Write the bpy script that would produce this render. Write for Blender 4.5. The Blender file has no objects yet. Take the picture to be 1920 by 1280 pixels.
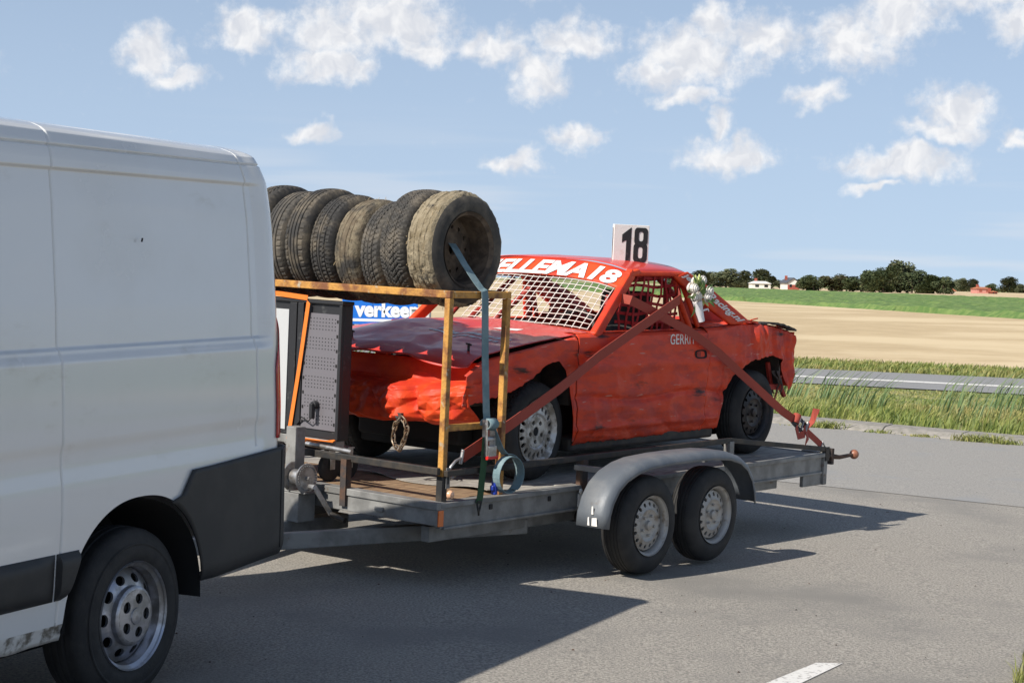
import bpy, math, random
import numpy as np
from mathutils import Vector, Matrix, Euler, noise
R_ = math.radians
random.seed(7)
rng = np.random.default_rng(11)
sc = bpy.context.scene
C = sc.collection
PI = math.pi

# ------------------------------------------------------------------ camera
CAM_H = 1.755
FPX = 3283.0
cd = bpy.data.cameras.new('camera'); cam = bpy.data.objects.new('camera', cd); C.objects.link(cam)
cd.sensor_width = 36.0; cd.lens = FPX / 1920 * 36.0
cd.clip_start = 0.1; cd.clip_end = 6000
cam.location = (0, 0, CAM_H)
pitch = math.atan(121 / FPX); roll = R_(1.375)
fw = Vector((0, math.cos(pitch), -math.sin(pitch))); r0 = Vector((1, 0, 0)); u0 = r0.cross(fw)
rt = math.cos(roll) * r0 + math.sin(roll) * u0
up = -math.sin(roll) * r0 + math.cos(roll) * u0
cam.rotation_euler = Matrix((rt, up, -fw)).transposed().to_euler()
sc.camera = cam

# ------------------------------------------------------------------ sun + sky
SUN_TRAVEL = Vector((0.865, 0.76, -1.0)).normalized()
sun_el = math.asin(-SUN_TRAVEL.z)
sun_az = math.atan2(-SUN_TRAVEL.x, -SUN_TRAVEL.y)          # compass angle of the sun, clockwise from +Y
sl = bpy.data.lights.new('sun', 'SUN'); so = bpy.data.objects.new('sun', sl); C.objects.link(so)
sl.energy = 5.0; sl.angle = R_(0.55); sl.color = (1.0, 0.945, 0.86)
so.rotation_euler = SUN_TRAVEL.to_track_quat('-Z', 'Y').to_euler()
so.location = (-20, -20, 30)

sc.view_settings.view_transform = 'Standard'; sc.view_settings.look = 'None'
sc.view_settings.exposure = 0.26; sc.view_settings.gamma = 1.0
sc.view_settings.use_curve_mapping = False
sc.render.engine = 'CYCLES'

def px_dir(x, y):
    return (fw + rt * ((x - 960) / FPX) - up * ((y - 640) / FPX)).normalized()

def make_world():
    w = bpy.data.worlds.new('World'); sc.world = w; w.use_nodes = True
    try: w.cycles.sampling_method = 'MANUAL'; w.cycles.sample_map_resolution = 512
    except Exception: pass
    nt = w.node_tree; N = nt.nodes; L = nt.links; N.clear()
    out = N.new('ShaderNodeOutputWorld'); bg = N.new('ShaderNodeBackground')
    bg.inputs['Strength'].default_value = 0.086
    L.new(bg.outputs[0], out.inputs[0])
    sky = N.new('ShaderNodeTexSky'); sky.sky_type = 'NISHITA'; sky.sun_disc = False
    sky.sun_elevation = sun_el; sky.sun_rotation = sun_az
    sky.air_density = 1.0; sky.dust_density = 0.25; sky.ozone_density = 1.6; sky.altitude = 0
    tc = N.new('ShaderNodeTexCoord'); sep = N.new('ShaderNodeSeparateXYZ'); L.new(tc.outputs['Generated'], sep.inputs[0])
    # look a little above the line of sight, so the haze band at the horizon stays pale and bluish
    vadd = N.new('ShaderNodeVectorMath'); vadd.operation = 'ADD'; L.new(tc.outputs['Generated'], vadd.inputs[0]); vadd.inputs[1].default_value = (0, 0, .10)
    vnor = N.new('ShaderNodeVectorMath'); vnor.operation = 'NORMALIZE'; L.new(vadd.outputs[0], vnor.inputs[0]); L.new(vnor.outputs[0], sky.inputs['Vector'])
    def math_(op, a, b=None, c=None):
        m = N.new('ShaderNodeMath'); m.operation = op
        for i, v in enumerate((a, b, c)):
            if v is None: continue
            if isinstance(v, (int, float)): m.inputs[i].default_value = v
            else: L.new(v, m.inputs[i])
        return m.outputs[0]
    az = math_('ARCTAN2', sep.outputs[0], sep.outputs[1]); el = math_('ARCSINE', sep.outputs[2])
    azd = math_('MULTIPLY', az, 57.2958); eld = math_('MULTIPLY', el, 57.2958)
    comb = N.new('ShaderNodeCombineXYZ'); L.new(azd, comb.inputs[0]); L.new(eld, comb.inputs[1])
    def noise_(vec, scale, detail, rough=0.55):
        n = N.new('ShaderNodeTexNoise'); n.noise_dimensions = '2D'; n.inputs['Scale'].default_value = scale; n.inputs['Detail'].default_value = detail
        n.inputs['Roughness'].default_value = rough; L.new(vec, n.inputs['Vector']); return n
    n1 = noise_(comb.outputs[0], 0.55, 3, 0.62)
    sub = N.new('ShaderNodeVectorMath'); sub.operation = 'SUBTRACT'; L.new(n1.outputs['Color'], sub.inputs[0]); sub.inputs[1].default_value = (.5, .5, .5)
    sca = N.new('ShaderNodeVectorMath'); sca.operation = 'SCALE'; L.new(sub.outputs[0], sca.inputs[0]); sca.inputs['Scale'].default_value = 1.5
    warp = N.new('ShaderNodeVectorMath'); warp.operation = 'ADD'; L.new(comb.outputs[0], warp.inputs[0]); L.new(sca.outputs[0], warp.inputs[1])
    # cumulus clouds as they stand in the sky: azimuth, elevation, half width, half height (degrees)
    blobs = [(283,98,58,48),(325,138,52,24),(470,58,80,42),(625,55,90,60),(735,38,115,62),(615,120,95,40),(800,85,60,34),
             (925,82,75,34),(1075,72,80,36),(1005,135,58,48),(1300,105,105,62),(1348,40,52,50),(1250,140,85,34),(1435,75,70,50),
             (1600,75,90,58),(1690,35,90,52),(1905,40,55,48),(1525,180,58,24),(1300,187,66,18),(1350,232,30,24),(1795,210,66,50),
             (1770,245,80,24),(1690,303,120,30),(1370,290,96,33),(1068,257,56,28),(585,248,50,18),(952,302,56,22),(1912,262,30,14),
             (1640,346,46,10),(1830,-40,150,50),(1000,-60,160,50),(300,-90,170,45),(2080,150,110,60),(-160,120,120,50)]
    dens = None
    for (x, y, rx, ry) in blobs:
        d = px_dir(x, y); a = math.degrees(math.atan2(d.x, d.y)); e = math.degrees(math.asin(d.z))
        s_ = math.degrees(1 / FPX)
        kx, ky = 1 / (rx * s_), 1 / (ry * s_)
        m2 = N.new('ShaderNodeVectorMath'); m2.operation = 'MULTIPLY_ADD'; L.new(warp.outputs[0], m2.inputs[0]); m2.inputs[1].default_value = (kx, ky, 0); m2.inputs[2].default_value = (-a * kx, -e * ky, 0)
        ln = N.new('ShaderNodeVectorMath'); ln.operation = 'LENGTH'; L.new(m2.outputs[0], ln.inputs[0])
        dens = ln.outputs['Value'] if dens is None else math_('MINIMUM', dens, ln.outputs['Value'])
    dens = math_('SUBTRACT', 1.25, dens)
    # the same kind of clouds over the rest of the sky
    cp = N.new('ShaderNodeVectorMath'); cp.operation = 'MULTIPLY'; L.new(warp.outputs[0], cp.inputs[0]); cp.inputs[1].default_value = (0.10, 0.22, 0)
    n3 = noise_(cp.outputs[0], 1.0, 1)
    gen = math_('MULTIPLY', math_('SUBTRACT', n3.outputs['Fac'], 0.60), 7.0)
    off = N.new('ShaderNodeVectorMath'); off.operation = 'MULTIPLY'; L.new(comb.outputs[0], off.inputs[0]); off.inputs[1].default_value = (1 / 22.0, 1 / 14.0, 0)
    lo = N.new('ShaderNodeVectorMath'); lo.operation = 'LENGTH'; L.new(off.outputs[0], lo.inputs[0])
    outm = math_('SUBTRACT', lo.outputs['Value'], 1.0)
    outm = math_('MINIMUM', math_('MAXIMUM', math_('MULTIPLY', outm, 3.0), 0.0), 1.0)
    gen = math_('MULTIPLY', math_('MAXIMUM', gen, 0.0), outm)
    gen = math_('MULTIPLY', gen, math_('GREATER_THAN', eld, 1.0))
    n2 = noise_(comb.outputs[0], 1.7, 5, 0.65)
    edge = math_('MULTIPLY', math_('SUBTRACT', n2.outputs['Fac'], 0.5), 1.25)
    tot = math_('ADD', math_('MAXIMUM', dens, math_('SUBTRACT', gen, 0.25)), edge)
    mr = N.new('ShaderNodeMapRange'); mr.interpolation_type = 'SMOOTHSTEP'; L.new(tot, mr.inputs[0])
    mr.inputs[1].default_value = -0.10; mr.inputs[2].default_value = 0.95; mr.inputs[3].default_value = 0; mr.inputs[4].default_value = 0.96
    sh_ = N.new('ShaderNodeVectorMath'); sh_.operation = 'ADD'; L.new(warp.outputs[0], sh_.inputs[0]); sh_.inputs[1].default_value = (-.22, .34, 0)
    n4a = noise_(warp.outputs[0], 1.1, 3); n4b = noise_(sh_.outputs[0], 1.1, 3)
    rel = math_('ADD', math_('MULTIPLY', math_('SUBTRACT', n4b.outputs['Fac'], n4a.outputs['Fac']), 1.5), .5)
    cr = N.new('ShaderNodeMapRange'); L.new(rel, cr.inputs[0]); cr.inputs[1].default_value = .25; cr.inputs[2].default_value = .80
    thick = N.new('ShaderNodeMapRange'); L.new(tot, thick.inputs[0]); thick.inputs[1].default_value = .3; thick.inputs[2].default_value = 1.2
    shade = math_('MULTIPLY', cr.outputs[0], 0.75)
    cm = N.new('ShaderNodeMix'); cm.data_type = 'RGBA'; L.new(shade, cm.inputs[0])
    cm.inputs[6].default_value = (9.2, 9.2, 9.3, 1); cm.inputs[7].default_value = (6.3, 6.6, 7.3, 1)
    mx = N.new('ShaderNodeMix'); mx.data_type = 'RGBA'; L.new(mr.outputs[0], mx.inputs[0])
    veil = N.new('ShaderNodeMix'); veil.data_type = 'RGBA'; vf = N.new('ShaderNodeMapRange'); vf.interpolation_type = 'SMOOTHSTEP'; L.new(math_('ABSOLUTE', eld), vf.inputs[0]); vf.inputs[1].default_value = 0; vf.inputs[2].default_value = 27; vf.inputs[3].default_value = .66; vf.inputs[4].default_value = .03; L.new(vf.outputs[0], veil.inputs[0]); L.new(sky.outputs[0], veil.inputs[6]); veil.inputs[7].default_value = (5.45, 6.75, 8.7, 1)
    L.new(veil.outputs[2], mx.inputs[6]); L.new(cm.outputs[2], mx.inputs[7])
    # faint flat bands of far cloud low over the land
    bp = N.new('ShaderNodeVectorMath'); bp.operation = 'MULTIPLY'; L.new(comb.outputs[0], bp.inputs[0]); bp.inputs[1].default_value = (.07, .95, 0)
    nb_ = noise_(bp.outputs[0], 1.0, 3)
    bm = N.new('ShaderNodeMapRange'); bm.interpolation_type = 'SMOOTHSTEP'; L.new(nb_.outputs['Fac'], bm.inputs[0]); bm.inputs[1].default_value = .48; bm.inputs[2].default_value = .72; bm.inputs[4].default_value = .40
    be = N.new('ShaderNodeMapRange'); be.interpolation_type = 'SMOOTHSTEP'; L.new(eld, be.inputs[0]); be.inputs[1].default_value = 6.0; be.inputs[2].default_value = 1.5
    mx2 = N.new('ShaderNodeMix'); mx2.data_type = 'RGBA'; L.new(math_('MULTIPLY', bm.outputs[0], be.outputs[0]), mx2.inputs[0]); L.new(mx.outputs[2], mx2.inputs[6]); mx2.inputs[7].default_value = (7.6, 7.8, 8.2, 1)
    L.new(mx2.outputs[2], bg.inputs['Color'])
make_world()

# ------------------------------------------------------------------ materials
MATS = {}
def lin(r, g, b):
    f = lambda c: (c / 255 / 12.92) if c / 255 <= .04045 else ((c / 255 + .055) / 1.055) ** 2.4
    return (f(r), f(g), f(b), 1)
def pmat(name, col, rough=.6, metal=0.0, col2=None, nscale=6, nlo=.4, nhi=.6, detail=6, bump=0, bscale=60, col3=None, n3scale=3, n3lo=.55, n3hi=.7,
         coat=0, stretch=None, spec=.5, rough2=None, space='Object', stretch3=None, wave=None, transl=0, island=0, sub=None, col4=None):
    m = bpy.data.materials.new(name); m.use_nodes = True; MATS[name] = m
    nt = m.node_tree; N = nt.nodes; L = nt.links; b = N['Principled BSDF']
    b.inputs['Roughness'].default_value = rough; b.inputs['Metallic'].default_value = metal
    b.inputs['Specular IOR Level'].default_value = spec
    if coat: b.inputs['Coat Weight'].default_value = coat; b.inputs['Coat Roughness'].default_value = .06
    c4 = lambda c: tuple(c) + (1,) if len(c) == 3 else c
    tc = N.new('ShaderNodeTexCoord'); oi = N.new('ShaderNodeObjectInfo')
    vec = tc.outputs[space]
    if space == 'Object':
        ad = N.new('ShaderNodeVectorMath'); ad.operation = 'ADD'; L.new(vec, ad.inputs[0])
        ms = N.new('ShaderNodeMath'); ms.operation = 'MULTIPLY'; L.new(oi.outputs['Random'], ms.inputs[0]); ms.inputs[1].default_value = 37.0
        L.new(ms.outputs[0], ad.inputs[1]); vec = ad.outputs[0]
    if stretch:
        mp = N.new('ShaderNodeVectorMath'); mp.operation = 'MULTIPLY'; L.new(vec, mp.inputs[0]); mp.inputs[1].default_value = stretch; vec2 = mp.outputs[0]
    else: vec2 = vec
    def nz(v, s, d=detail):
        n = N.new('ShaderNodeTexNoise'); n.inputs['Scale'].default_value = s; n.inputs['Detail'].default_value = d; n.inputs['Roughness'].default_value = .6
        L.new(v, n.inputs['Vector']); return n.outputs['Fac']
    def ramp(f, lo, hi):
        r = N.new('ShaderNodeMapRange'); r.interpolation_type = 'SMOOTHSTEP'; L.new(f, r.inputs[0]); r.inputs[1].default_value = lo; r.inputs[2].default_value = hi; return r.outputs[0]
    cur = None
    def mixc(f, a, bcol):
        x = N.new('ShaderNodeMix'); x.data_type = 'RGBA'; L.new(f, x.inputs[0])
        if isinstance(a, tuple): x.inputs[6].default_value = c4(a)
        else: L.new(a, x.inputs[6])
        x.inputs[7].default_value = c4(bcol); return x.outputs[2]
    cur = c4(col)
    if col2 is not None:
        f = ramp(nz(vec2, nscale), nlo, nhi); cur = mixc(f, cur, tuple(col2))
        if rough2 is not None:
            rr = N.new('ShaderNodeMapRange'); L.new(f, rr.inputs[0]); rr.inputs[3].default_value = rough; rr.inputs[4].default_value = rough2; L.new(rr.outputs[0], b.inputs['Roughness'])
    if col3 is not None:
        v3 = vec
        if stretch3:
            mp3 = N.new('ShaderNodeVectorMath'); mp3.operation = 'MULTIPLY'; L.new(vec, mp3.inputs[0]); mp3.inputs[1].default_value = stretch3; v3 = mp3.outputs[0]
        f = ramp(nz(v3, n3scale, 8), n3lo, n3hi); cur = mixc(f, cur, tuple(col3))
    if col4 is not None:      # thin pale scratches
        mp4 = N.new('ShaderNodeVectorMath'); mp4.operation = 'MULTIPLY'; L.new(vec, mp4.inputs[0]); mp4.inputs[1].default_value = (2.0, 1, 15.0)
        f = ramp(nz(mp4.outputs[0], 2.6, 3), .66, .70); cur = mixc(f, cur, tuple(col4))
    if island:
        ge = N.new('ShaderNodeNewGeometry')
        hs = N.new('ShaderNodeHueSaturation'); mr = N.new('ShaderNodeMapRange'); L.new(ge.outputs['Random Per Island'], mr.inputs[0])
        mr.inputs[3].default_value = 1 - island; mr.inputs[4].default_value = 1 + island
        L.new(mr.outputs[0], hs.inputs['Value'])
        m2 = N.new('ShaderNodeMath'); m2.operation = 'MULTIPLY_ADD'; L.new(ge.outputs['Random Per Island'], m2.inputs[0]); m2.inputs[1].default_value = -.05; m2.inputs[2].default_value = .525
        L.new(m2.outputs[0], hs.inputs['Hue'])
        if isinstance(cur, tuple): hs.inputs['Color'].default_value = cur
        else: L.new(cur, hs.inputs['Color'])
        cur = hs.outputs[0]
    if isinstance(cur, tuple): b.inputs['Base Color'].default_value = cur
    else: L.new(cur, b.inputs['Base Color'])
    if bump:
        bn = N.new('ShaderNodeBump'); bn.inputs['Strength'].default_value = bump; bn.inputs['Distance'].default_value = .01
        L.new(nz(vec2, bscale, 4), bn.inputs['Height']); L.new(bn.outputs[0], b.inputs['Normal'])
    if wave:
        wv = N.new('ShaderNodeTexWave'); wv.inputs['Scale'].default_value = wave; wv.bands_direction = 'DIAGONAL'; L.new(vec, wv.inputs['Vector'])
        bn = N.new('ShaderNodeBump'); bn.inputs['Strength'].default_value = .3; bn.inputs['Distance'].default_value = .002
        L.new(wv.outputs['Fac'], bn.inputs['Height']); L.new(bn.outputs[0], b.inputs['Normal'])
    if transl:
        b.inputs['Transmission Weight'].default_value = 0
        tr = N.new('ShaderNodeBsdfTranslucent'); mxs = N.new('ShaderNodeMixShader'); mxs.inputs[0].default_value = transl
        if isinstance(cur, tuple): tr.inputs[0].default_value = cur
        else: L.new(cur, tr.inputs[0])
        o = [n for n in N if n.type == 'OUTPUT_MATERIAL'][0]
        L.new(b.outputs[0], mxs.inputs[1]); L.new(tr.outputs[0], mxs.inputs[2]); L.new(mxs.outputs[0], o.inputs[0])
    return m
M = MATS
pmat('asphalt', (.46, .42, .36), .9, col2=(.20, .187, .168), nscale=75, nlo=.33, nhi=.67, detail=6, bump=.9, bscale=170, col3=(.24, .226, .203), n3scale=.55, n3lo=.45, n3hi=.68, space='Generated' if False else 'Object')
pmat('asphalt_far', (.27, .268, .265), .9, col2=(.22, .218, .215), nscale=60, bump=.3, bscale=90)
pmat('asphalt_smooth', (.345, .325, .292), .88, col2=(.235, .225, .21), nscale=60, detail=5, bump=.3, bscale=150, col3=(.27, .267, .26), n3scale=.9)
pmat('lamp_peach', (.75, .42, .25), .25, coat=.5)
pmat('concrete', (.31, .285, .25), .9, col2=(.23, .215, .185), nscale=9, bump=.5, bscale=80, col3=(.2, .2, .15), n3scale=2.2, n3lo=.55, n3hi=.75)
pmat('road_paint', (.70, .68, .64), .8, col2=(.36, .345, .32), nscale=38, nlo=.52, nhi=.66, bump=.4, bscale=200)
pmat('stubble', (.56, .43, .25), .95, col2=(.43, .32, .18), nscale=1.6, stretch=(.5, 2.2, 1), nlo=.35, nhi=.65, bump=.5, bscale=7, col3=(.62, .49, .30), n3scale=.08, n3lo=.45, n3hi=.6)
pmat('soil_green', (.13, .17, .045), .95, col2=(.27, .25, .10), nscale=2.5, bump=.6, bscale=12)
pmat('crop', (.085, .16, .035), .9, col2=(.16, .23, .06), nscale=1.2, bump=.8, bscale=3, col3=(.05, .10, .02), n3scale=.6, n3lo=.5, n3hi=.7)
pmat('meadow', (.16, .22, .05), .95, col2=(.24, .25, .09), nscale=.05)
pmat('grass_blade', (.205, .255, .06), .6, col2=(.38, .35, .13), nscale=.55, nlo=.4, nhi=.65, transl=.35, island=.35)
pmat('reed_blade', (.13, .22, .085), .6, col2=(.23, .29, .12), nscale=.9, transl=.35, island=.3)
pmat('leaf_dark', (.050, .072, .026), .75, col2=(.075, .095, .035), nscale=.4, transl=.2, island=.35)
pmat('leaf_mid', (.085, .105, .048), .75, col2=(.12, .125, .06), nscale=.4, transl=.2, island=.35)  # lightened grey green: distance haze put into the leaf colour
pmat('leaf_brown', (.10, .085, .035), .75, col2=(.07, .085, .03), nscale=.4, transl=.2, island=.3)
pmat('bark', (.09, .07, .05), .9, bump=.6, bscale=3)
pmat('house_white', (.72, .70, .65), .8); pmat('brick_red', (.36, .09, .055), .85, col2=(.28, .07, .05), nscale=2)
pmat('roof_tile', (.48, .18, .08), .8, col2=(.36, .12, .06), nscale=1.5); pmat('roof_slate', (.08, .085, .10), .7); pmat('pink_wall', (.55, .24, .2), .85)
pmat('glass_dark', (.02, .025, .03), .08, spec=.6)
pmat('van_white', (.78, .78, .765), .20, coat=1.0, col2=(.74, .735, .71), nscale=1.6, nlo=.45, nhi=.75, rough2=.30, col3=(.62, .60, .55), n3scale=2.6, n3lo=.60, n3hi=.82, stretch3=(1, 1, 2.2))
pmat('van_plastic', (.022, .022, .0225), .55, bump=.15, bscale=500, col2=(.032, .031, .030), nscale=5)
pmat('sill_dirty', (.66, .65, .62), .5, col2=(.16, .14, .11), nscale=9, nlo=.5, nhi=.62)
pmat('liner', (.012, .012, .012), .85)
pmat('rubber', (.016, .016, .0165), .75, col2=(.028, .027, .026), nscale=8, bump=.2, bscale=90)
pmat('tyre_dust', (.030, .028, .026), .8, col2=(.15, .122, .085), nscale=7, nlo=.42, nhi=.72, bump=.25, bscale=120)
pmat('tyre_grey', (.042, .039, .035), .8, col2=(.145, .122, .092), nscale=7, nlo=.40, nhi=.74, bump=.25, bscale=120)
pmat('tyre_mud', (.28, .232, .155), .95, col2=(.19, .15, .09), nscale=15, nlo=.42, nhi=.66, bump=.8, bscale=70, col3=(.045, .04, .035), n3scale=7, n3lo=.54, n3hi=.64)
pmat('tyre_mud_thin', (.20, .165, .11), .95, col2=(.13, .10, .065), nscale=15, bump=.7, bscale=70, col3=(.04, .037, .033), n3scale=5, n3lo=.44, n3hi=.60)
pmat('rim_silver', (.50, .51, .56), .34, metal=.85, col2=(.30, .29, .28), nscale=9, rough2=.5)
pmat('rim_alloy', (.60, .58, .55), .45, metal=.6, col2=(.30, .27, .23), nscale=13, rough2=.65)
pmat('rim_grey', (.40, .385, .36), .5, metal=.45, col2=(.20, .16, .12), nscale=16, nlo=.5, nhi=.72)
pmat('rim_black', (.018, .018, .02), .5, col2=(.05, .04, .035), nscale=14)
pmat('rim_rusty', (.15, .11, .075), .8, col2=(.07, .05, .035), nscale=12)
pmat('car_red', (.72, .070, .016), .52, spec=.3, col2=(.58, .042, .018), nscale=4.5, nlo=.42, nhi=.62, rough2=.55, bump=.12, bscale=25, col3=(.07, .018, .014), n3scale=6.5, n3lo=.66, n3hi=.76)
pmat('car_scuffed', (.72, .058, .015), .46, spec=.28, col2=(.52, .062, .042), nscale=5, stretch=(1, 1, 2.6), nlo=.42, nhi=.64, rough2=.6, bump=.25, bscale=18, col3=(.045, .022, .018), n3scale=3.2, n3lo=.585, n3hi=.71, stretch3=(.7, 1, 3.4), col4=(.62, .24, .18))
pmat('car_hood', (.68, .060, .040), .34, spec=.45, coat=.3, col2=(.60, .048, .045), nscale=3, bump=.06, bscale=14)
pmat('car_inner', (.42, .03, .016), .6, col2=(.25, .02, .012), nscale=6)
pmat('black_metal', (.02, .02, .02), .6, col2=(.05, .04, .03), nscale=10)
pmat('net_red', (.33, .014, .018), .8)
pmat('wire_white', (.72, .66, .60), .5)
pmat('paint_white', (.80, .78, .74), .6, col2=(.7, .62, .55), nscale=22, nlo=.55, nhi=.75)
pmat('paint_black', (.016, .015, .016), .6, col2=(.06, .05, .05), nscale=30, nlo=.55, nhi=.7)
pmat('galvanised', (.30, .298, .285), .6, metal=.2, col2=(.19, .188, .18), nscale=7, nlo=.35, nhi=.65, bump=.15, bscale=60, col3=(.16, .10, .06), n3scale=8, n3lo=.62, n3hi=.75)
pmat('mudguard_grey', (.115, .13, .148), .5, metal=.1, col2=(.18, .188, .195), nscale=5, stretch=(1, 1, .4), nlo=.4, nhi=.7, bump=.15, bscale=40, col3=(.10, .075, .06), n3scale=5, n3lo=.62, n3hi=.75)
pmat('rust_yellow', (.58, .29, .06), .6, col2=(.20, .075, .028), nscale=9, nlo=.40, nhi=.66, bump=.4, bscale=70, col3=(.42, .38, .28), n3scale=16, n3lo=.6, n3hi=.7)
pmat('rust_dark', (.10, .055, .035), .8, col2=(.05, .042, .04), nscale=12, bump=.3, bscale=70)
pmat('deck_wood', (.30, .20, .115), .8, col2=(.19, .12, .07), nscale=5, stretch=(1, 9, 1), bump=.3, bscale=30)
pmat('deck_grey', (.40, .375, .33), .8, col2=(.27, .25, .22), nscale=5, stretch=(1, 6, 1), bump=.3, bscale=40)
pmat('steel', (.5, .5, .5), .4, metal=.8, col2=(.3, .28, .26), nscale=14)
pmat('chain_metal', (.30, .25, .19), .5, metal=.6, col2=(.22, .14, .08), nscale=30)
pmat('strap_red', (.36, .062, .04), .8, wave=160); pmat('strap_blue', (.15, .235, .26), .8, wave=160, col2=(.21, .29, .31), nscale=12)
pmat('strap_green', (.03, .085, .035), .8, wave=160); pmat('strap_orange', (.80, .20, .02), .7, wave=160); pmat('plastic_red', (.6, .02, .015), .4); pmat('plastic_blue', (.015, .04, .30), .4)
pmat('cab_black', (.018, .018, .02), .5, col2=(.05, .05, .05), nscale=20, nlo=.6, nhi=.7); pmat('cab_grey', (.16, .15, .165), .4, coat=.2); pmat('cab_white', (.50, .51, .51), .4)
pmat('lamp_orange', (.75, .16, .02), .25, coat=.5); pmat('lamp_clear', (.75, .72, .66), .2, coat=.5); pmat('tail_red', (.45, .008, .012), .15, coat=.8)
pmat('sign_blue', (.010, .16, .62), .4); pmat('sign_white', (.80, .80, .80), .5); pmat('util_grey', (.42, .42, .40), .7)
pmat('petal', (.93, .90, .85), .7, transl=.4); pmat('flower_leaf', (.14, .24, .06), .6, transl=.2); pmat('bud', (.55, .6, .22), .6); pmat('ribbon', (.80, .78, .80), .5)
pmat('brown_wood_ball', (.34, .14, .08), .4, col2=(.2, .07, .04), nscale=20)

# ------------------------------------------------------------------ mesh builder
class MB:
    def __init__(s): s.v = []; s.f = []
    def add(s, vs, fs):
        o = len(s.v); s.v += [tuple(v) for v in vs]; s.f += [tuple(i + o for i in f) for f in fs]; return s
    def box(s, lo, hi):
        (x0, y0, z0), (x1, y1, z1) = lo, hi
        return s.add([(x0, y0, z0), (x1, y0, z0), (x1, y1, z0), (x0, y1, z0), (x0, y0, z1), (x1, y0, z1), (x1, y1, z1), (x0, y1, z1)],
                     [(0, 3, 2, 1), (4, 5, 6, 7), (0, 1, 5, 4), (1, 2, 6, 5), (2, 3, 7, 6), (3, 0, 4, 7)])
    def bar(s, p, q, w, h, upv=(0, 0, 1)):
        p = Vector(p); q = Vector(q); d = (q - p).normalized(); u = Vector(upv); a = d.cross(u)
        if a.length < 1e-4: a = d.cross(Vector((1, 0, 0)))
        a.normalize(); u = a.cross(d).normalized(); a *= w / 2; u *= h / 2
        vs = [p - a - u, p + a - u, p + a + u, p - a + u, q - a - u, q + a - u, q + a + u, q - a + u]
        return s.add(vs, [(0, 1, 2, 3), (7, 6, 5, 4), (0, 4, 5, 1), (1, 5, 6, 2), (2, 6, 7, 3), (3, 7, 4, 0)])
    def tube(s, pts, r, n=8, closed=False, cap=True):
        pts = [Vector(p) for p in pts]; N_ = len(pts); rs = r if isinstance(r, (list, tuple)) else [r] * N_
        rings = []; pa = None
        for i, p in enumerate(pts):
            if closed: d = pts[(i + 1) % N_] - pts[i - 1]
            else: d = pts[min(i + 1, N_ - 1)] - pts[max(i - 1, 0)]
            d.normalize()
            if pa is None:
                a = d.orthogonal().normalized()
            else:
                a = (pa - d * pa.dot(d)); a = a.normalized() if a.length > 1e-5 else d.orthogonal().normalized()
            pa = a; b = d.cross(a)
            rings.append([p + (a * math.cos(2 * PI * k / n) + b * math.sin(2 * PI * k / n)) * rs[i] for k in range(n)])
        vs = [v for r_ in rings for v in r_]; fs = []
        for i in range(N_ if closed else N_ - 1):
            j = (i + 1) % N_
            for k in range(n): fs.append((i * n + k, i * n + (k + 1) % n, j * n + (k + 1) % n, j * n + k))
        if cap and not closed: fs += [tuple(range(n - 1, -1, -1)), tuple(range((N_ - 1) * n, N_ * n))]
        return s.add(vs, fs)
    def lathe(s, prof, n=48, c=(0, 0, 0), closed=False, disp=None):
        # profile of (r, y) turned round the y axis through c
        vs = []; m = len(prof)
        for k in range(n):
            a = 2 * PI * k / n
            for j, (r, y) in enumerate(prof):
                if disp: r = r + disp(a, y, r, j)
                vs.append((c[0] + r * math.cos(a), c[1] + y, c[2] + r * math.sin(a)))
        fs = []
        for k in range(n):
            k2 = (k + 1) % n
            for j in range(m if closed else m - 1):
                j2 = (j + 1) % m
                fs.append((k * m + j, k * m + j2, k2 * m + j2, k2 * m + j))
        return s.add(vs, fs)
    def grid(s, fn, nu, nv, skip=None):
        vs = [fn(i / nu, j / nv) for i in range(nu + 1) for j in range(nv + 1)]
        fs = []
        for i in range(nu):
            for j in range(nv):
                a = i * (nv + 1) + j
                q = (a, a + nv + 1, a + nv + 2, a + 1)
                if skip and skip((i + .5) / nu, (j + .5) / nv): continue
                if len({tuple(round(c, 5) for c in vs[k]) for k in q}) < 3: continue
                fs.append(q)
        return s.add(vs, fs)
    def ribbon(s, pts, width, wdir, th=.003):
        pts = [Vector(p) for p in pts]
        ws = wdir if isinstance(wdir, list) else [wdir] * len(pts)
        vs = []; n = len(pts)
        for i, p in enumerate(pts):
            d = (pts[min(i + 1, n - 1)] - pts[max(i - 1, 0)]).normalized()
            w = Vector(ws[i]); w = (w - d * w.dot(d)).normalized(); nn = d.cross(w) * th / 2; w = w * width / 2
            vs += [p - w - nn, p + w - nn, p + w + nn, p - w + nn]
        fs = []
        for i in range(n - 1):
            a = i * 4
            for k in range(4): fs.append((a + k, a + (k + 1) % 4, a + 4 + (k + 1) % 4, a + 4 + k))
        fs += [(3, 2, 1, 0), (n * 4 - 4, n * 4 - 3, n * 4 - 2, n * 4 - 1)]
        return s.add(vs, fs)
    def sphere(s, c, r, nu=10, nv=7, sx=1, sy=1, sz=1):
        def f(u, v):
            a = 2 * PI * u; b = PI * (v - .5)
            return (c[0] + r * sx * math.cos(a) * math.cos(b), c[1] + r * sy * math.sin(a) * math.cos(b), c[2] + r * sz * math.sin(b))
        return s.grid(f, nu, nv)
    def extrude(s, poly, y0, y1):
        # polygon of (x, z) between two y planes
        n = len(poly); vs = [(x, y0, z) for x, z in poly] + [(x, y1, z) for x, z in poly]
        return s.add(vs, [tuple(range(n)), tuple(range(2 * n - 1, n - 1, -1))] + [(i, i + n, (i + 1) % n + n, (i + 1) % n) for i in range(n)])

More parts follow.
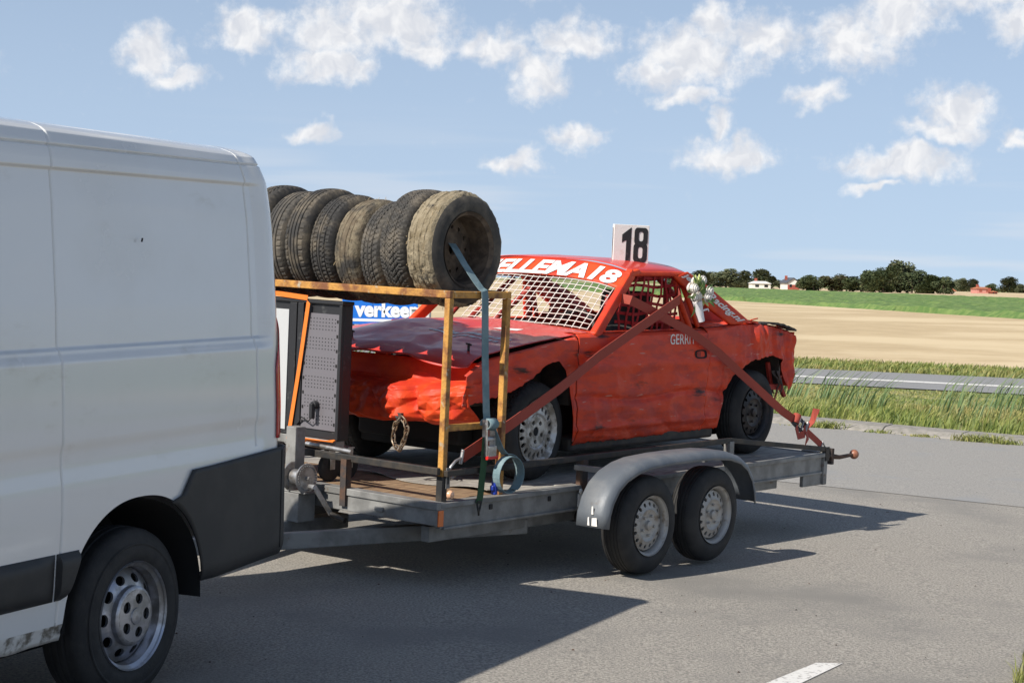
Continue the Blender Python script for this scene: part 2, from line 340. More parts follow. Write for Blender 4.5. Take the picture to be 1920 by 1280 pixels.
ORG = {}
def finish(o, smooth, bevel, solid, angle=40):
    if smooth:
        for p in o.data.polygons: p.use_smooth = True
        if smooth != 'all':
            try: o.data.set_sharp_from_angle(angle=R_(angle))
            except Exception: pass
    if solid:
        m = o.modifiers.new('thickness', 'SOLIDIFY'); m.thickness = solid; m.offset = 0
    if bevel:
        m = o.modifiers.new('bevel', 'BEVEL'); m.width = bevel; m.segments = 2; m.limit_method = 'ANGLE'; m.angle_limit = R_(40)
def build(mb, name, mat, parent=None, smooth=False, bevel=0, solid=0, weld=False, angle=40, kind=None, label=None):
    org = Vector((0, 0, 0)); p = parent
    while p is not None:
        if p.name in ORG: org = Vector(ORG[p.name])
        p = p.parent
    me = bpy.data.meshes.new(name)
    me.from_pydata([tuple(Vector(v) - org) for v in mb.v], [], mb.f)
    me.validate(); me.update()
    if weld:
        import bmesh
        bm = bmesh.new(); bm.from_mesh(me); bmesh.ops.remove_doubles(bm, verts=bm.verts, dist=1e-5); bmesh.ops.recalc_face_normals(bm, faces=bm.faces); bm.to_mesh(me); bm.free()
    o = bpy.data.objects.new(name, me); C.objects.link(o)
    if isinstance(mat, (list, tuple)):
        for m in mat: me.materials.append(M[m])
    else: me.materials.append(M[mat])
    if parent is not None: o.parent = parent
    finish(o, smooth, bevel, solid, angle)
    if kind: o['kind'] = kind
    if label: o['label'] = label
    return o
def tag(o, label, cat, group=None):
    o['label'] = label; o['category'] = cat
    if group: o['group'] = group
    return o
def struct(o): o['kind'] = 'structure'; return o

class Frame:
    def __init__(s, o, ang, rl=0):
        s.M = Matrix.Translation(o) @ Matrix.Rotation(R_(ang), 4, 'Z') @ Matrix.Rotation(R_(rl), 4, 'X')
T = Frame((-.367, 9.63, 0), 51.4, 1.5)       # trailer: x to its rear, y to its far side
V = Frame((-1.07, 7.91, 0), 66.0, 0)         # van: x to its rear, y to its far side
W = Frame((0, 0, 0), 0, 0)
def root(name, frame, org, label, cat, group=None):
    o = bpy.data.objects.new(name, None); C.objects.link(o); o.empty_display_size = .1
    o.matrix_world = frame.M @ Matrix.Translation(org)
    ORG[o.name] = org
    return tag(o, label, cat, group)
def one(mb, name, mat, frame, org, label, cat, group=None, **kw):
    # a thing that is a single mesh
    mb.v = [tuple(Vector(v) - Vector(org)) for v in mb.v]
    o = build(mb, name, mat, None, **kw); o.matrix_world = frame.M @ Matrix.Translation(org)
    return tag(o, label, cat, group)
def copy_tree(o, parent=None):
    c = o.copy(); C.objects.link(c); c.parent = parent
    if parent is not None: c.matrix_parent_inverse = o.matrix_parent_inverse.copy()
    for ch in [x for x in bpy.data.objects if x.parent == o]: copy_tree(ch, c)
    return c
def text_mesh(body, size=1.0, bold=0.0, shear=0.0, sx=1.0, spacing=1.0, align='LEFT'):
    cu = bpy.data.curves.new('t', 'FONT'); cu.body = body; cu.size = size; cu.offset = bold; cu.shear = shear; cu.space_character = spacing; cu.resolution_u = 4
    cu.align_x = align
    o = bpy.data.objects.new('t', cu); C.objects.link(o)
    dg = bpy.context.evaluated_depsgraph_get(); dg.update()
    me = bpy.data.meshes.new_from_object(o.evaluated_get(dg))
    vs = [(v.co.x * sx, v.co.y) for v in me.vertices]; fs = [tuple(p.vertices) for p in me.polygons]
    bpy.data.objects.remove(o); bpy.data.curves.remove(cu); bpy.data.meshes.remove(me)
    return vs, fs
def text_on(body, fn, **kw):
    vs, fs = text_mesh(body, **kw); mb = MB(); mb.add([fn(x, y) for x, y in vs], fs); return mb
def nz(x, y, z, s=1.0): return noise.noise(Vector((x * s, y * s, z * s)))
def crum(x, y, z, sc_, seed, amp):
    v = Vector((x * sc_ + seed, y * sc_ - seed, z * sc_ + 2 * seed))
    return amp * (noise.noise(v) + .6 * (0.35 - abs(noise.noise(v * 1.9))) + .3 * noise.noise(v * 4.1))
def facet(u, v, seed, n, m):
    # piecewise flat random relief: folded sheet metal with sharp creases (u, v in 0..1)
    u += .06 * noise.noise(Vector((u * 3.1, v * 3.1, seed))); v += .08 * noise.noise(Vector((u * 2.7, v * 2.7, seed + 9)))
    x = min(max(u, 0), .9999) * n; y = min(max(v, 0), .9999) * m; i, j = int(x), int(y); fx, fy = x - i, y - j
    h = lambda a, b: ((math.sin(a * 127.1 + b * 311.7 + seed * 74.7) * 43758.5453) % 1) - .5
    if (i * 7 + j * 3) % 2: 
        return h(i, j) * (1 - fx - fy) + h(i + 1, j) * fx + h(i, j + 1) * fy if fx + fy < 1 else h(i + 1, j + 1) * (fx + fy - 1) + h(i, j + 1) * (1 - fx) + h(i + 1, j) * (1 - fy)
    return h(i, j) * (1 - fx) + h(i + 1, j) * (fx - fy) + h(i + 1, j + 1) * fy if fx > fy else h(i, j) * (1 - fy) + h(i, j + 1) * (fy - fx) + h(i + 1, j + 1) * fx
def lerp(a, b, t): return a + (b - a) * t
def curve(pts):
    xs = [p[0] for p in pts]; ys = [p[1] for p in pts]
    return lambda x: float(np.interp(x, xs, ys))

# ------------------------------------------------------------------ ground
DV = Vector((.89, -.455)); NV = Vector((.455, .89))
def en(e, n): return (DV.x * e + NV.x * n, DV.y * e + NV.y * n)
def gz(x, y):
    near = max(-.20, min(.012, -.03 * x))
    n = x * NV.x + y * NV.y
    k = min(1, max(0, (n - 23) / 12.0))
    return near * (1 - k) - .22 * k
def sheet(name, mat, e0, e1, n0, n1, dz, ne=60, nn=20, kind='structure', rough=0):
    mb = MB()
    def f(u, v):
        x, y = en(lerp(e0, e1, u), lerp(n0, n1, v)); return (x, y, gz(x, y) + dz)
    mb.grid(f, ne, nn); o = build(mb, name, mat, None, smooth='all'); o['kind'] = kind; return o
mb = MB(); mb.grid(lambda u, v: (lerp(-3500, 3500, u), lerp(-500, 5500, v), -.62), 8, 8); struct(build(mb, 'terrain', 'meadow'))
sheet('road', 'asphalt', -70, 45, -30, 22.32, 0, 160, 60)
sheet('junction_road', 'asphalt_smooth', -70, 45, 15.5, 22.31, .004, 120, 12)
sheet('verge_ground', 'soil_green', -70, 45, 22.3, 33.4, .0, 60, 14)
sheet('second_road', 'asphalt_far', -150, 110, 33.3, 39.2, .02, 60, 4)
sheet('road_edge_line', 'road_paint', -150, 110, 35.45, 36.0, .026, 60, 1)
sheet('far_verge_ground', 'soil_green', -150, 110, 39.1, 43.4, .01, 60, 4)
sheet('stubble_field', 'stubble', -600, 500, 43.3, 900, .0, 60, 40)
# kerb stones along the edge of the road
def kerb():
    r_ = struct(build(MB().grid(lambda u, v: (*en(lerp(-70, 45, u), lerp(22.3, 22.95, v)), gz(*en(lerp(-70, 45, u), 22.5)) - .05), 40, 1), 'kerb', 'concrete'))
    base = MB(); L_ = .996
    prof = [(22.26, -.04), (22.29, .02), (22.42, .07), (22.50, .082), (22.86, .088), (22.90, .07), (22.90, -.04)]
    for i in range(44):
        e = -34 + i * 1.0
        mb = MB(); dz = random.uniform(-.006, .006)
        vs = []; n = len(prof)
        for ee in (e + .006, e + L_):
            for (nn, z) in prof:
                x, y = en(ee, nn + random.uniform(-.004, .004)); vs.append((x, y, gz(x, y) + z + dz))
        fs = [tuple(range(n)), tuple(range(2 * n - 1, n - 1, -1))] + [(k, k + n, (k + 1) % n + n, (k + 1) % n) for k in range(n)]
        mb.add(vs, fs); o = build(mb, 'kerb_stone', 'concrete', r_, bevel=.008)
kerb()
# painted dash on the near road
mb = MB()
def dashf(u, v):
    a = Vector((1.03, 7.55)).lerp(Vector((1.482, 8.264)), u); b = Vector((1.19, 7.56)).lerp(Vector((1.612, 8.284)), u)
    p = a.lerp(b, v) ; return (p.x, p.y, gz(p.x, p.y) + .004)
mb.grid(dashf, 10, 2); struct(build(mb, 'road_marking', 'road_paint'))

# ------------------------------------------------------------------ delivery van
def make_van():
    org = (-2.6, 1.02, 0)
    r_ = root('delivery_van', V, org, 'white panel van with dark plastic bumper corner pulling the trailer', 'van')
    WID = 2.04; XF = -5.35; XR = .10
    def arch(x, cx): 
        d = abs(x - cx)
        return .40 if d >= .455 else .40 + .44 * math.sqrt(max(0, 1 - (d / .455) ** 2.3))
    def zb(x): return max(arch(x, -.985), arch(x, -4.43), .47 if x > -.54 else 0)
    ztop = curve([(-5.35, .98), (-5.2, 1.12), (-4.75, 1.30), (-4.0, 2.15), (-3.7, 2.30), (0, 2.33)])
    def inset(z):   # tumblehome of the side
        return float(np.interp(z, [.35, .55, .8, 1.15, 1.6, 2.0, 2.16, 2.225, 2.262, 2.278, 2.292, 2.308, 2.32], [.03, .012, .0, .0, .016, .044, .062, .078, .096, .118, .155, .235, .40]))
    def groove(d, w, dep): return dep * math.exp(-(d / w) ** 2)
    def ss(a, b, x):
        t = min(1, max(0, (x - a) / (b - a))); return t * t * (3 - 2 * t)
    def detail(x, z):
        y = 0
        zz = z - .012 * (x + 1)                           # body lines climb a little to the rear
        for sx in (-1.485, -.135, -3.0): 
            if not (sx == -.135 and z < .98): y += groove(x - sx, .0045, .011)
        y += groove(zz - 2.215, .004, .010)
        # recessed window field
        inr = ss(-.06, -.08, x) * ss(2.135, 2.118, zz) * ss(1.44, 1.455, zz)
        y += .013 * inr
        # waist crease: a narrow facet looking up
        if x < -.01:
            k = ss(-.01, -.08, x)
            y += k * (.014 * ss(1.395, 1.435, zz))
            y += k * (.010 * (ss(1.10, 1.05, zz) - ss(1.03, .90, zz)))
        return y
    zl = sorted(set([round(v, 4) for v in list(np.linspace(.40, 2.32, 97)) + list(np.linspace(2.19, 2.25, 31)) + list(np.linspace(2.25, 2.32, 18)) + list(np.linspace(2.10, 2.16, 25)) + list(np.linspace(1.38, 1.48, 27)) + list(np.linspace(.9, 1.12, 30))]))
    xl = sorted(set([round(v, 4) for v in list(np.linspace(XF, XR, 114)) + [s + d for s in (-1.485, -.135, -3.0) for d in np.linspace(-.012, .012, 13)] + list(np.linspace(-.17, -.08, 16)) + list(np.linspace(-1.45, -.52, 60)) + list(np.linspace(XR - .10, XR, 16))]))
    def rear_x(z): return float(np.interp(z, [.3, 1.1, 1.55, 1.95, 2.15, 2.27, 2.32], [.0, .0, -.008, -.018, -.045, -.105, -.19]))
    def point(x, z):
        z0 = max(z, zb(x)); zt = ztop(x)
        f = (x - XF) / (XR - XF)
        z1 = min(z0, zt)
        y = inset(z1) + detail(x, z1)
        # plan rounding at the rear corner and at the nose
        d = XR - x
        if d < .09: y += .085 * (1 - math.sqrt(max(0, 1 - (1 - d / .09) ** 2)))
        if x < -4.6: y += .30 * ((-4.6 - x) / .75) ** 2
        xx = x + rear_x(z1) * max(0, min(1, 1 + (x - XR) / .5))
        return (xx, y, z1)
    for side in (0, 1):
        vs = []; fs = []
        nzl = len(zl)
        for x in xl:
            for z in zl:
                p = point(x, z); vs.append((p[0], p[1] if side == 0 else WID - p[1], p[2]))
        for i in range(len(xl) - 1):
            for j in range(nzl - 1):
                a = i * nzl + j; q = (a, a + nzl, a + nzl + 1, a + 1)
                if len({tuple(round(c, 5) for c in vs[k]) for k in q}) < 3: continue
                # the dark corner of the bumper is another piece
                fs.append(q if side == 0 else q[::-1])
        mb = MB(); mb.add(vs, fs)
        build(mb, 'side_panel', 'van_white', r_, smooth=True, angle=50)
    # roof with shallow ribs
    def rf(u, v):
        x = lerp(-4.0, XR, u); y = lerp(.40, WID - .40, v); zz = min(2.32, ztop(x))
        rib = .006 * math.sin(v * PI * 9) * (1 if .1 < v < .9 else 0)
        return (x + (rear_x(2.32)) * max(0, 1 + (x - XR) / .5), y, zz + .035 * math.sin(PI * v) + rib * min(1, (XR - x) / .4))
    mb = MB(); mb.grid(rf, 60, 60); build(mb, 'roof', 'van_white', r_, smooth='all')
    # rear doors close the body
    for k in range(2):
        def rd(u, v):
            z = lerp(.5, 2.31, v); y0 = inset(z) + .085; w = (WID - 2 * y0) / 2
            y = y0 + (w - .004) * u if k == 0 else WID - y0 - (w - .004) * u
            return (XR + rear_x(z) + .004, y, z)
        mb = MB(); mb.grid(rd, 8, 40); d = build(mb, 'rear_door', 'van_white', r_, smooth='all')
        mb = MB(); mb.grid(lambda u, v: (XR + rear_x(lerp(1.35, 2.0, v)) + .010, (.2 + .72 * u) if k == 0 else WID - .2 - .72 * u, lerp(1.35, 2.0, v)), 2, 8)
        build(mb, 'window', 'glass_dark', d)
    mb = MB(); mb.grid(lambda u, v: (lerp(-4.72, -4.02, u), lerp(.25, WID - .25, v), ztop(lerp(-4.72, -4.02, u)) + .012 + .03 * math.sin(PI * v)), 10, 10); build(mb, 'windscreen', 'glass_dark', r_, smooth='all')
    mb = MB(); mb.grid(lambda u, v: (lerp(-5.35, -4.7, u), lerp(.2, WID - .2, v), ztop(lerp(-5.35, -4.7, u)) + .01), 6, 6); build(mb, 'bonnet', 'van_white', r_, smooth='all')
    mb = MB(); mb.box((-5.38, .25, .3), (-5.30, WID - .25, .98)); build(mb, 'front_bumper', 'van_plastic', r_, bevel=.03)
    for s_ in (0, 1):
        yy = (lambda y: y) if s_ == 0 else (lambda y: WID - y)
        mb = MB(); mb.grid(lambda u, v: (lerp(-4.35 + .28 * v, -3.12, u), yy(inset(lerp(1.3, 1.95, v)) - .004), lerp(1.3, 1.95, v)), 6, 6); build(mb, 'cab_window', 'glass_dark', r_)
    # dark corner of the rear bumper, running into the wheel arch
    def bcorner(s_):
        yy = (lambda y: y) if s_ == 0 else (lambda y: WID - y)
        ztp = curve([(-.62, .915), (0.0, .955), (.2, .965)])
        def f(u, v):
            # u from arch round the corner to the back, v upward
            s = u * 1.70
            tz = .43; 
            x = -.60 + s; 
            if s < .66:
                xx = x; y = -.012
            else:
                a = min(1, (s - .66) / .16) * PI / 2
                xx = .06 + .08 * math.sin(a); y = -.012 + .11 * (1 - math.cos(a))
                if s > .82: y = .098 + (s - .82); xx = .14
            z1 = ztp(min(xx, .2)); z0 = .435 + .03 * max(0, min(1, (xx + .45) / .45)) + .05 * max(0, (s - .6))
            if v < .12: y += .02 * (1 - v / .12) ** 2
            z = lerp(z0, z1, v)
            if s < .12:
                # left edge leans along the arch and up to the body line
                d = (z - .435)
                ax = -.985 + .455 * (max(0.0, 1 - max(0, (z - .40) / .44) ** 2) ** (1 / 2.3)) if z < .838 else -.80
                edge = -.985 + .455 * (max(0, 1 - ((z - .40) / .44) ** 2)) ** (1 / 2.3) if z < .80 else lerp(-.70, -.60, (z - .80) / .13)
                xx = lerp(edge - .035, -.48, s / .12)
            return (xx, yy(y), z)
        mb = MB(); mb.grid(f, 90, 24)
        o = build(mb, 'bumper_corner', 'van_plastic', r_, smooth=True, solid=.008)
        mb = MB(); mb.bar((.045, yy(-.0165), .50), (.05, yy(-.0165), .95), .003, .004, (1, 0, 0)); build(mb, 'seam', 'liner', o)
        return o
    bcorner(0); bcorner(1)
    # rubbing strip and dirty sill ahead of the wheel
    for s_ in (0, 1):
        yy = (lambda y: y) if s_ == 0 else (lambda y: WID - y)
        for (x0, x1) in ((-3.95, -1.518), (-1.510, -1.375)):
            def st(u, v):
                z = lerp(.495, .675, v); x = lerp(x0, x1, u)
                if x1 > -1.4: x = lerp(x0, lerp(-1.47, -1.375, v ** .8), u)
                bul = .028 * (1 - abs(2 * v - 1) ** 6) * (1 - (abs(2 * u - 1)) ** 40)
                return (x, yy(inset(z) - .002 - bul), z)
            mb = MB(); mb.grid(st, 24, 12); build(mb, 'rubbing_strip', 'van_plastic', r_, smooth=True)
        mb = MB(); mb.grid(lambda u, v: (lerp(-3.95, -1.44, u), yy(.028 + .02 * (1 - v) + .004 * nz(u * 30, v * 3, 1)), lerp(.335, .41, v) - .015 * max(0, nz(u * 14, 0, 3))), 60, 4)
        build(mb, 'sill', 'sill_dirty', r_, smooth=True, solid=.004)
        mb = MB(); mb.grid(lambda u, v: (lerp(-.50, -.25, u), yy(.05), lerp(.425, .46, v)), 4, 1); build(mb, 'bumper_bracket', 'galvanised', r_, solid=.006)
        # tail lamp wrapped round the rear corner
        def tl(u, v):
            z = lerp(1.0, 1.56, v); k = (1 - .75 * max(0, (v - .55) / .45) ** 1.5)
            a = PI / 2 * u * 1.0
            d0 = .085 * k
            x = XR + rear_x(z) - .085 + .098 * math.sin(lerp(PI / 2 * (1 - k), PI / 2, u)); y = inset(z) + .085 - .092 * math.cos(lerp(PI / 2 * (1 - k), PI / 2, u))
            return (x, yy(y), z)
        mb = MB(); mb.grid(tl, 12, 24); tlo = build(mb, 'tail_lamp', 'tail_red', r_, smooth=True, solid=.004)
        def tl2(u, v):
            z = lerp(1.10, 1.40, v); an = lerp(.55, .95, u) * PI / 2
            return (XR + rear_x(z) - .085 + .104 * math.sin(an), yy(inset(z) + .085 - .098 * math.cos(an)), z)
        mb = MB(); mb.grid(tl2, 6, 8); build(mb, 'reversing_lens', 'lamp_clear', tlo, smooth=True)
        # wheel housings
        for cx in (-.985, -4.43):
            mb = MB()
            mb.grid(lambda u, v: (cx + .452 * math.cos(PI * u) * 1.0, yy(lerp(.02, .42, v)), .36 + .465 * max(0, math.sin(PI * u)) ** .87), 30, 2)
            mb.add([(cx - .46, yy(.42), .2), (cx + .46, yy(.42), .2), (cx + .46, yy(.42), .9), (cx - .46, yy(.42), .9)], [(0, 1, 2, 3)])
            build(mb, 'wheel_housing', 'liner', r_, smooth=True)
    mb = MB(); mb.box((-5.1, .40, .30), (-.1, WID - .40, .42)); build(mb, 'underbody', 'liner', r_)
    mb = MB(); mb.box((-5.2, .10, .86), (XR - .1, WID - .10, .90)); build(mb, 'light_block_floor', 'liner', r_)  # unseen floor added to stop sunlight leaking through the body
    mb = MB(); mb.box((-5.30, .3, .5), (-5.2, WID - .3, 1.05)); build(mb, 'grille', 'van_plastic', r_)
    mb = MB(); mb.box((-.30, .95, .36), (.34, 1.09, .44)); mb.bar((.26, 1.02, .40), (.30, 1.02, .47), .05, .05); build(mb, 'tow_bar', 'black_metal', r_, bevel=.008)
    # stray scratch on the side
    mb = MB(); mb.bar((-.95, .045, 1.875), (-.955, .045, 1.86), .006, .004); build(mb, 'scratch', 'liner', r_)
    # wheels
    for cx in (-.985, -4.43):
        for s_ in (0, 1): van_wheel(r_, cx, s_, WID)
    return r_
def sector_plate(mb, n, r0_, r1_, hr_r, hr_t, yf, hub_y=None):
    """ring plate with n round holes; yf(r) gives its depth"""
    for k in range(n):
        a0 = 2 * PI * k / n; da = 2 * PI / n; rm = (r0_ + r1_) / 2; m = 16
        hole = []; outer = []
        for i in range(m):
            t = 2 * PI * i / m; c, s = math.cos(t), math.sin(t)
            rr = rm + hr_r * c; aa = a0 + hr_t * s / rm
            hole.append((rr, aa))
            q = max(abs(c), abs(s)); outer.append((rm + (r1_ - r0_) / 2 * c / q, a0 + da / 2 * s / q))
        P = lambda r, a: (r * math.cos(a), yf(r), r * math.sin(a))
        vs = [P(*h) for h in hole] + [P(*o) for o in outer]
        vs += [(v[0], v[1] + .012, v[2]) for v in vs[:m]]
        fs = [(i, (i + 1) % m, m + (i + 1) % m, m + i) for i in range(m)] + [(i, 2 * m + i, 2 * m + (i + 1) % m, (i + 1) % m) for i in range(m)]
        mb.add(vs, fs)
def tyre_profile(R, rr, w, tw=None):
    tw = tw or w * .8; h = R - rr
    return [(rr, .012), (rr + .012, .002), (rr + h * .35, -.004), (rr + h * .65, .004), (R - .022, (w - tw) / 2 - .006), (R - .006, (w - tw) / 2 + .006), (R, (w - tw) / 2 + .022)], tw
def plain_tyre(mb, R, rr, w, n=72, tread=None, nt=18):
    pr, tw = tyre_profile(R, rr, w)
    y0 = (w - tw) / 2 + .022; y1 = w - y0
    mid = [(R + .004 * math.sin(PI * i / nt), lerp(y0, y1, i / nt)) for i in range(1, nt)]
    prof = pr + mid + [(r, w - y) for r, y in reversed(pr)]
    k0 = len(pr) - 1; k1 = k0 + nt
    def disp(a, y, r, j):
        if tread is None: 
            return 0
        if j < k0 - 1 or j > k1 + 1: return 0
        return -tread(a, (y - w / 2) / (w / 2)) 
    mb.lathe(prof, n, disp=disp)
def place(o, x, y, z, flip=False):
    o.location = (x, y, z)
    if flip: o.rotation_euler = (0, 0, PI)
def van_wheel(parent, cx, s_, WID):
    org = Vector(ORG[parent.name])
    mb = MB(); plain_tyre(mb, .353, .213, .215, 96, lambda a, y: .007 if abs(abs(y) - .3) < .05 or abs(y) < .04 else 0, 26)
    mb.lathe([(.215, .02), (.285, -.001), (.29, -.003), (.295, -.001)], 72)
    t = build(mb, 'tyre', 'rubber', parent, smooth=True, angle=35)
    t.data.transform(Matrix.Translation(org))
    mb = MB()
    mb.lathe([(.214, .004), (.220, -.004), (.222, .004), (.212, .012), (.200, .02), (.196, .05), (.192, .10)], 72)
    sector_plate(mb, 10, .115, .190, .018, .026, lambda r: lerp(.022, .062, max(0, (r - .115) / .075) ** 1.6))
    mb.lathe([(.190, .062), (.192, .10), (.192, .17)], 72)
    rim = build(mb, 'rim', 'rim_silver', t, smooth=True, angle=45); rim.data.transform(Matrix.Translation(org))
    mb = MB(); mb.lathe([(.19, .12), (.0, .12)], 32); bk = build(mb, 'brake_drum', 'liner', t); bk.data.transform(Matrix.Translation(org))
    mb = MB(); mb.lathe([(.122, .024), (.121, .002), (.114, -.004), (.106, -.005)], 60)
    # cap face with five bolt wells
    sector_plate(mb, 5, .035, .106, .0215, .024, lambda r: -.005 - .006 * (1 - r / .106))
    mb.lathe([(.035, -.009), (.033, -.014), (.02, -.016), (0, -.0165)], 40)
    cap = build(mb, 'wheel_cap', 'cab_grey' if False else 'rim_silver', rim if False else t, smooth=True, angle=40); cap.data.transform(Matrix.Translation(org))
    mb = MB(); mb.lathe([(.10, .015), (0, .015)], 24)
    for k in range(5):
        a = 2 * PI * k / 5; mb.lathe([(.012, .014), (.011, .004), (0, .003)], 6, (.0705 * math.cos(a), 0, .0705 * math.sin(a)))
    bb = build(mb, 'bolt_well', 'liner', t); bb.data.transform(Matrix.Translation(org))
    y = .03 if s_ == 0 else WID - .03
    t.location = (Vector((cx, y, .353)) - org); 
    if s_: t.rotation_euler = (0, 0, PI)
make_van()

# ------------------------------------------------------------------ trailer
def steel_wheel(parent, s, t, z, R, rr, w, flip, rim_mat, tyre_mat, nh=16, tread=None):
    org = Vector(ORG[parent.name]); X = Matrix.Translation(org)
    mb = MB(); plain_tyre(mb, R, rr, w, 84, tread or (lambda a, y: .006 if min(abs(abs(y) - .28), abs(y), abs(abs(y) - .52)) < .035 else 0), 26)
    tyre = build(mb, 'tyre', tyre_mat, parent, smooth=True, angle=35); tyre.data.transform(X)
    k = rr / .178
    mb = MB()
    mb.lathe([(rr + .001, .006), (rr + .006, -.004), (rr + .003, .004), (rr - .008, .010), (rr - .014, .020), (rr - .018, .055), (rr - .02, .10), (rr - .02, w - .02)], 64)
    sector_plate(mb, nh, .105 * k, .152 * k, .013 * k, .0115 * k, lambda r: lerp(.020, .036, max(0, (r / k - .105) / .047)))
    mb.lathe([(.152 * k, .036), (.160 * k, .075)], 48)
    mb.lathe([(.105 * k, .020), (.098 * k, .017), (.085 * k, .026), (.05 * k, .028), (.030 * k, .024), (.028 * k, .008), (.018 * k, .004), (0, .003)], 48)
    for q in range(5):
        a = 2 * PI * q / 5 + .3; mb.lathe([(.0085, .028), (.0085, .014), (.005, .011), (0, .011)], 6, (.062 * k * math.cos(a), 0, .062 * k * math.sin(a)))
    rim = build(mb, 'rim', rim_mat, tyre, smooth=True, angle=40); rim.data.transform(X)
    mb = MB(); mb.lathe([(rr - .021, .10), (0, .10)], 32); d = build(mb, 'brake_drum', 'liner', tyre); d.data.transform(X)
    tyre.location = Vector((s, t, z)) - org
    if flip: tyre.rotation_euler = (0, 0, PI)
    else: tyre.rotation_euler = (0, random.uniform(0, 2), 0)
    return tyre
def make_trailer():
    org = (2.2, 1.05, 0)
    r_ = root('car_trailer', T, org, 'grey tandem axle flatbed trailer carrying the wrecked red car', 'trailer')
    WT = 2.1; LT = 4.37
    for t0, sgn in ((0, 1), (WT, -1)):
        mb = MB(); 
        ya, yb = sorted((t0 + sgn * .018, t0 + sgn * .06)); mb.box((.0, ya, .352), (LT - .04, yb, .478))
        ya, yb = sorted((t0 - sgn * .004, t0 + sgn * .075)); mb.box((-.02, ya, .470), (LT, yb, .499))
        ya, yb = sorted((t0 + sgn * .004, t0 + sgn * .03)); mb.box((.02, ya, .346), (LT - .04, yb, .362))
        o = build(mb, 'side_beam', 'galvanised', r_, bevel=.004)
        for q in range(5):
            s = .42 + q * .55
            mb = MB(); ya, yb = sorted((t0 + sgn * .017, t0 + sgn * .009)); mb.box((s, ya, .425), (s + .028, yb, .455)); build(mb, 'lashing_eye', 'black_metal', o, bevel=.004)
        ya, yb = sorted((t0 + sgn * .14, t0 + sgn * .20)); mb = MB(); mb.box((.05, ya, .255), (3.9, yb, .345)); build(mb, 'chassis_rail', 'galvanised', r_, bevel=.004)
    mb = MB(); mb.box((-.045, .0, .372), (-.006, WT, .468)); mb.box((-.055, -.002, .462), (.02, WT + .002, .502)); fb = build(mb, 'front_beam', 'galvanised', r_, bevel=.004)
    mb = MB(); mb.box((-.062, .40, .405), (-.046, .46, .43)); build(mb, 'lashing_eye', 'galvanised', fb, bevel=.003)
    mb = MB(); mb.box((LT - .03, .0, .262), (LT + .02, .20, .505)); mb.box((LT - .03, WT - .20, .262), (LT + .02, WT, .505)); mb.box((LT - .022, .2, .34), (LT + .012, WT - .2, .495)); mb.box((LT - .30, .02, .262), (LT - .03, .05, .348)); build(mb, 'rear_beam', 'galvanised', r_, bevel=.004)
    # deck: brown boards in front, pale worn plates behind
    bs = [(0.022, .335, 'deck_wood'), (.338, .62, 'deck_wood')] + [(.623 + i * .527, .623 + i * .527 + .523, 'deck_grey') for i in range(7)]
    for a, b, m in bs:
        mb = MB(); dz = random.uniform(-.003, .003); mb.box((a, .076, .478 + dz), (min(b, LT - .031), WT - .076, .497 + dz)); build(mb, 'deck_board', m, r_, bevel=.003)
    mb = MB(); mb.grid(lambda u, v: (lerp(.50 + .04 * math.sin(v * 9), .74, u), lerp(.10, 1.15, v), .502 + .018 * (1 - u) * max(0, math.sin(v * 7 + 1)) + .002), 6, 40); build(mb, 'loose_plate', 'deck_grey', r_, solid=.004)
    # drawbar
    mb = MB()
    for t0 in (.16, WT - .16): mb.bar((.95, t0, .262), (-1.25, lerp(t0, 1.05, .90), .24), .06, .09)
    mb.box((-1.75, 1.0, .20), (.3, 1.10, .285))
    build(mb, 'drawbar', 'galvanised', r_, bevel=.005)
    mb = MB(); mb.box((-1.95, 1.02, .30), (-1.62, 1.08, .37)); mb.sphere((-1.95, 1.05, .35), .05); build(mb, 'coupling', 'black_metal', r_, bevel=.01)
    # winch on its post
    mb = MB(); mb.box((-.165, 1.005, .285), (-.085, 1.085, .83)); mb.box((-.20, .93, .285), (.0 - .06, 1.10, .455)); mb.box((-.20, .88, .455), (-.06, 1.12, .465)); wp = build(mb, 'winch_post', 'galvanised', r_, bevel=.006)
    mb = MB()
    wc = (-.17, .90, .545)
    for dy in (0, .11):
        mb.lathe([(.0, dy - .004), (.085, dy - .004), (.088, dy), (.085, dy + .004), (0, dy + .004)], 40, wc)
    mb.lathe([(.045, 0), (.045, .11)], 32, wc)
    for q in range(28):
        a = 2 * PI * q / 28; mb.lathe([(.004, -.010), (.004, -.002)], 6, (wc[0] + .07 * math.cos(a), wc[1], wc[2] + .07 * math.sin(a)))
    mb.box((-.21, .905, .465), (-.12, .915, .56)); mb.box((-.21, 1.0, .465), (-.12, 1.01, .56))
    mb.tube([(-.17, .87, .545), (-.17, 1.03, .545)], .012, 10)
    wd = build(mb, 'winch_drum', 'steel', r_, smooth=True, angle=30)
    mb = MB(); mb.tube([(-.17, .875, .50), (-.17, .83, .50)], .016, 10); mb.bar((-.17, .835, .505), (-.06, .80, .34), .03, .012, (0, 1, 0)); cr = build(mb, 'crank_arm', 'steel', wd, bevel=.003)
    mb = MB(); mb.tube([(-.06, .80, .34), (-.045, .70, .315)], [.016, .018], 10); build(mb, 'crank_grip', 'black_metal', wd, smooth=True)
    # rails
    mb = MB(); mb.bar((-.015, .03, .672), (-.015, WT - .03, .672), .03, .04); fr = build(mb, 'front_rail', 'black_metal', r_, bevel=.004)
    for t in (.71, 1.40, WT - .03):
        mb = MB(); mb.box((-.066, t - .022, .40), (-.058, t + .022, .67)); mb.box((-.062, t - .022, .40), (-.02, t - .016, .67)); build(mb, 'rail_post', 'rust_dark', fr)
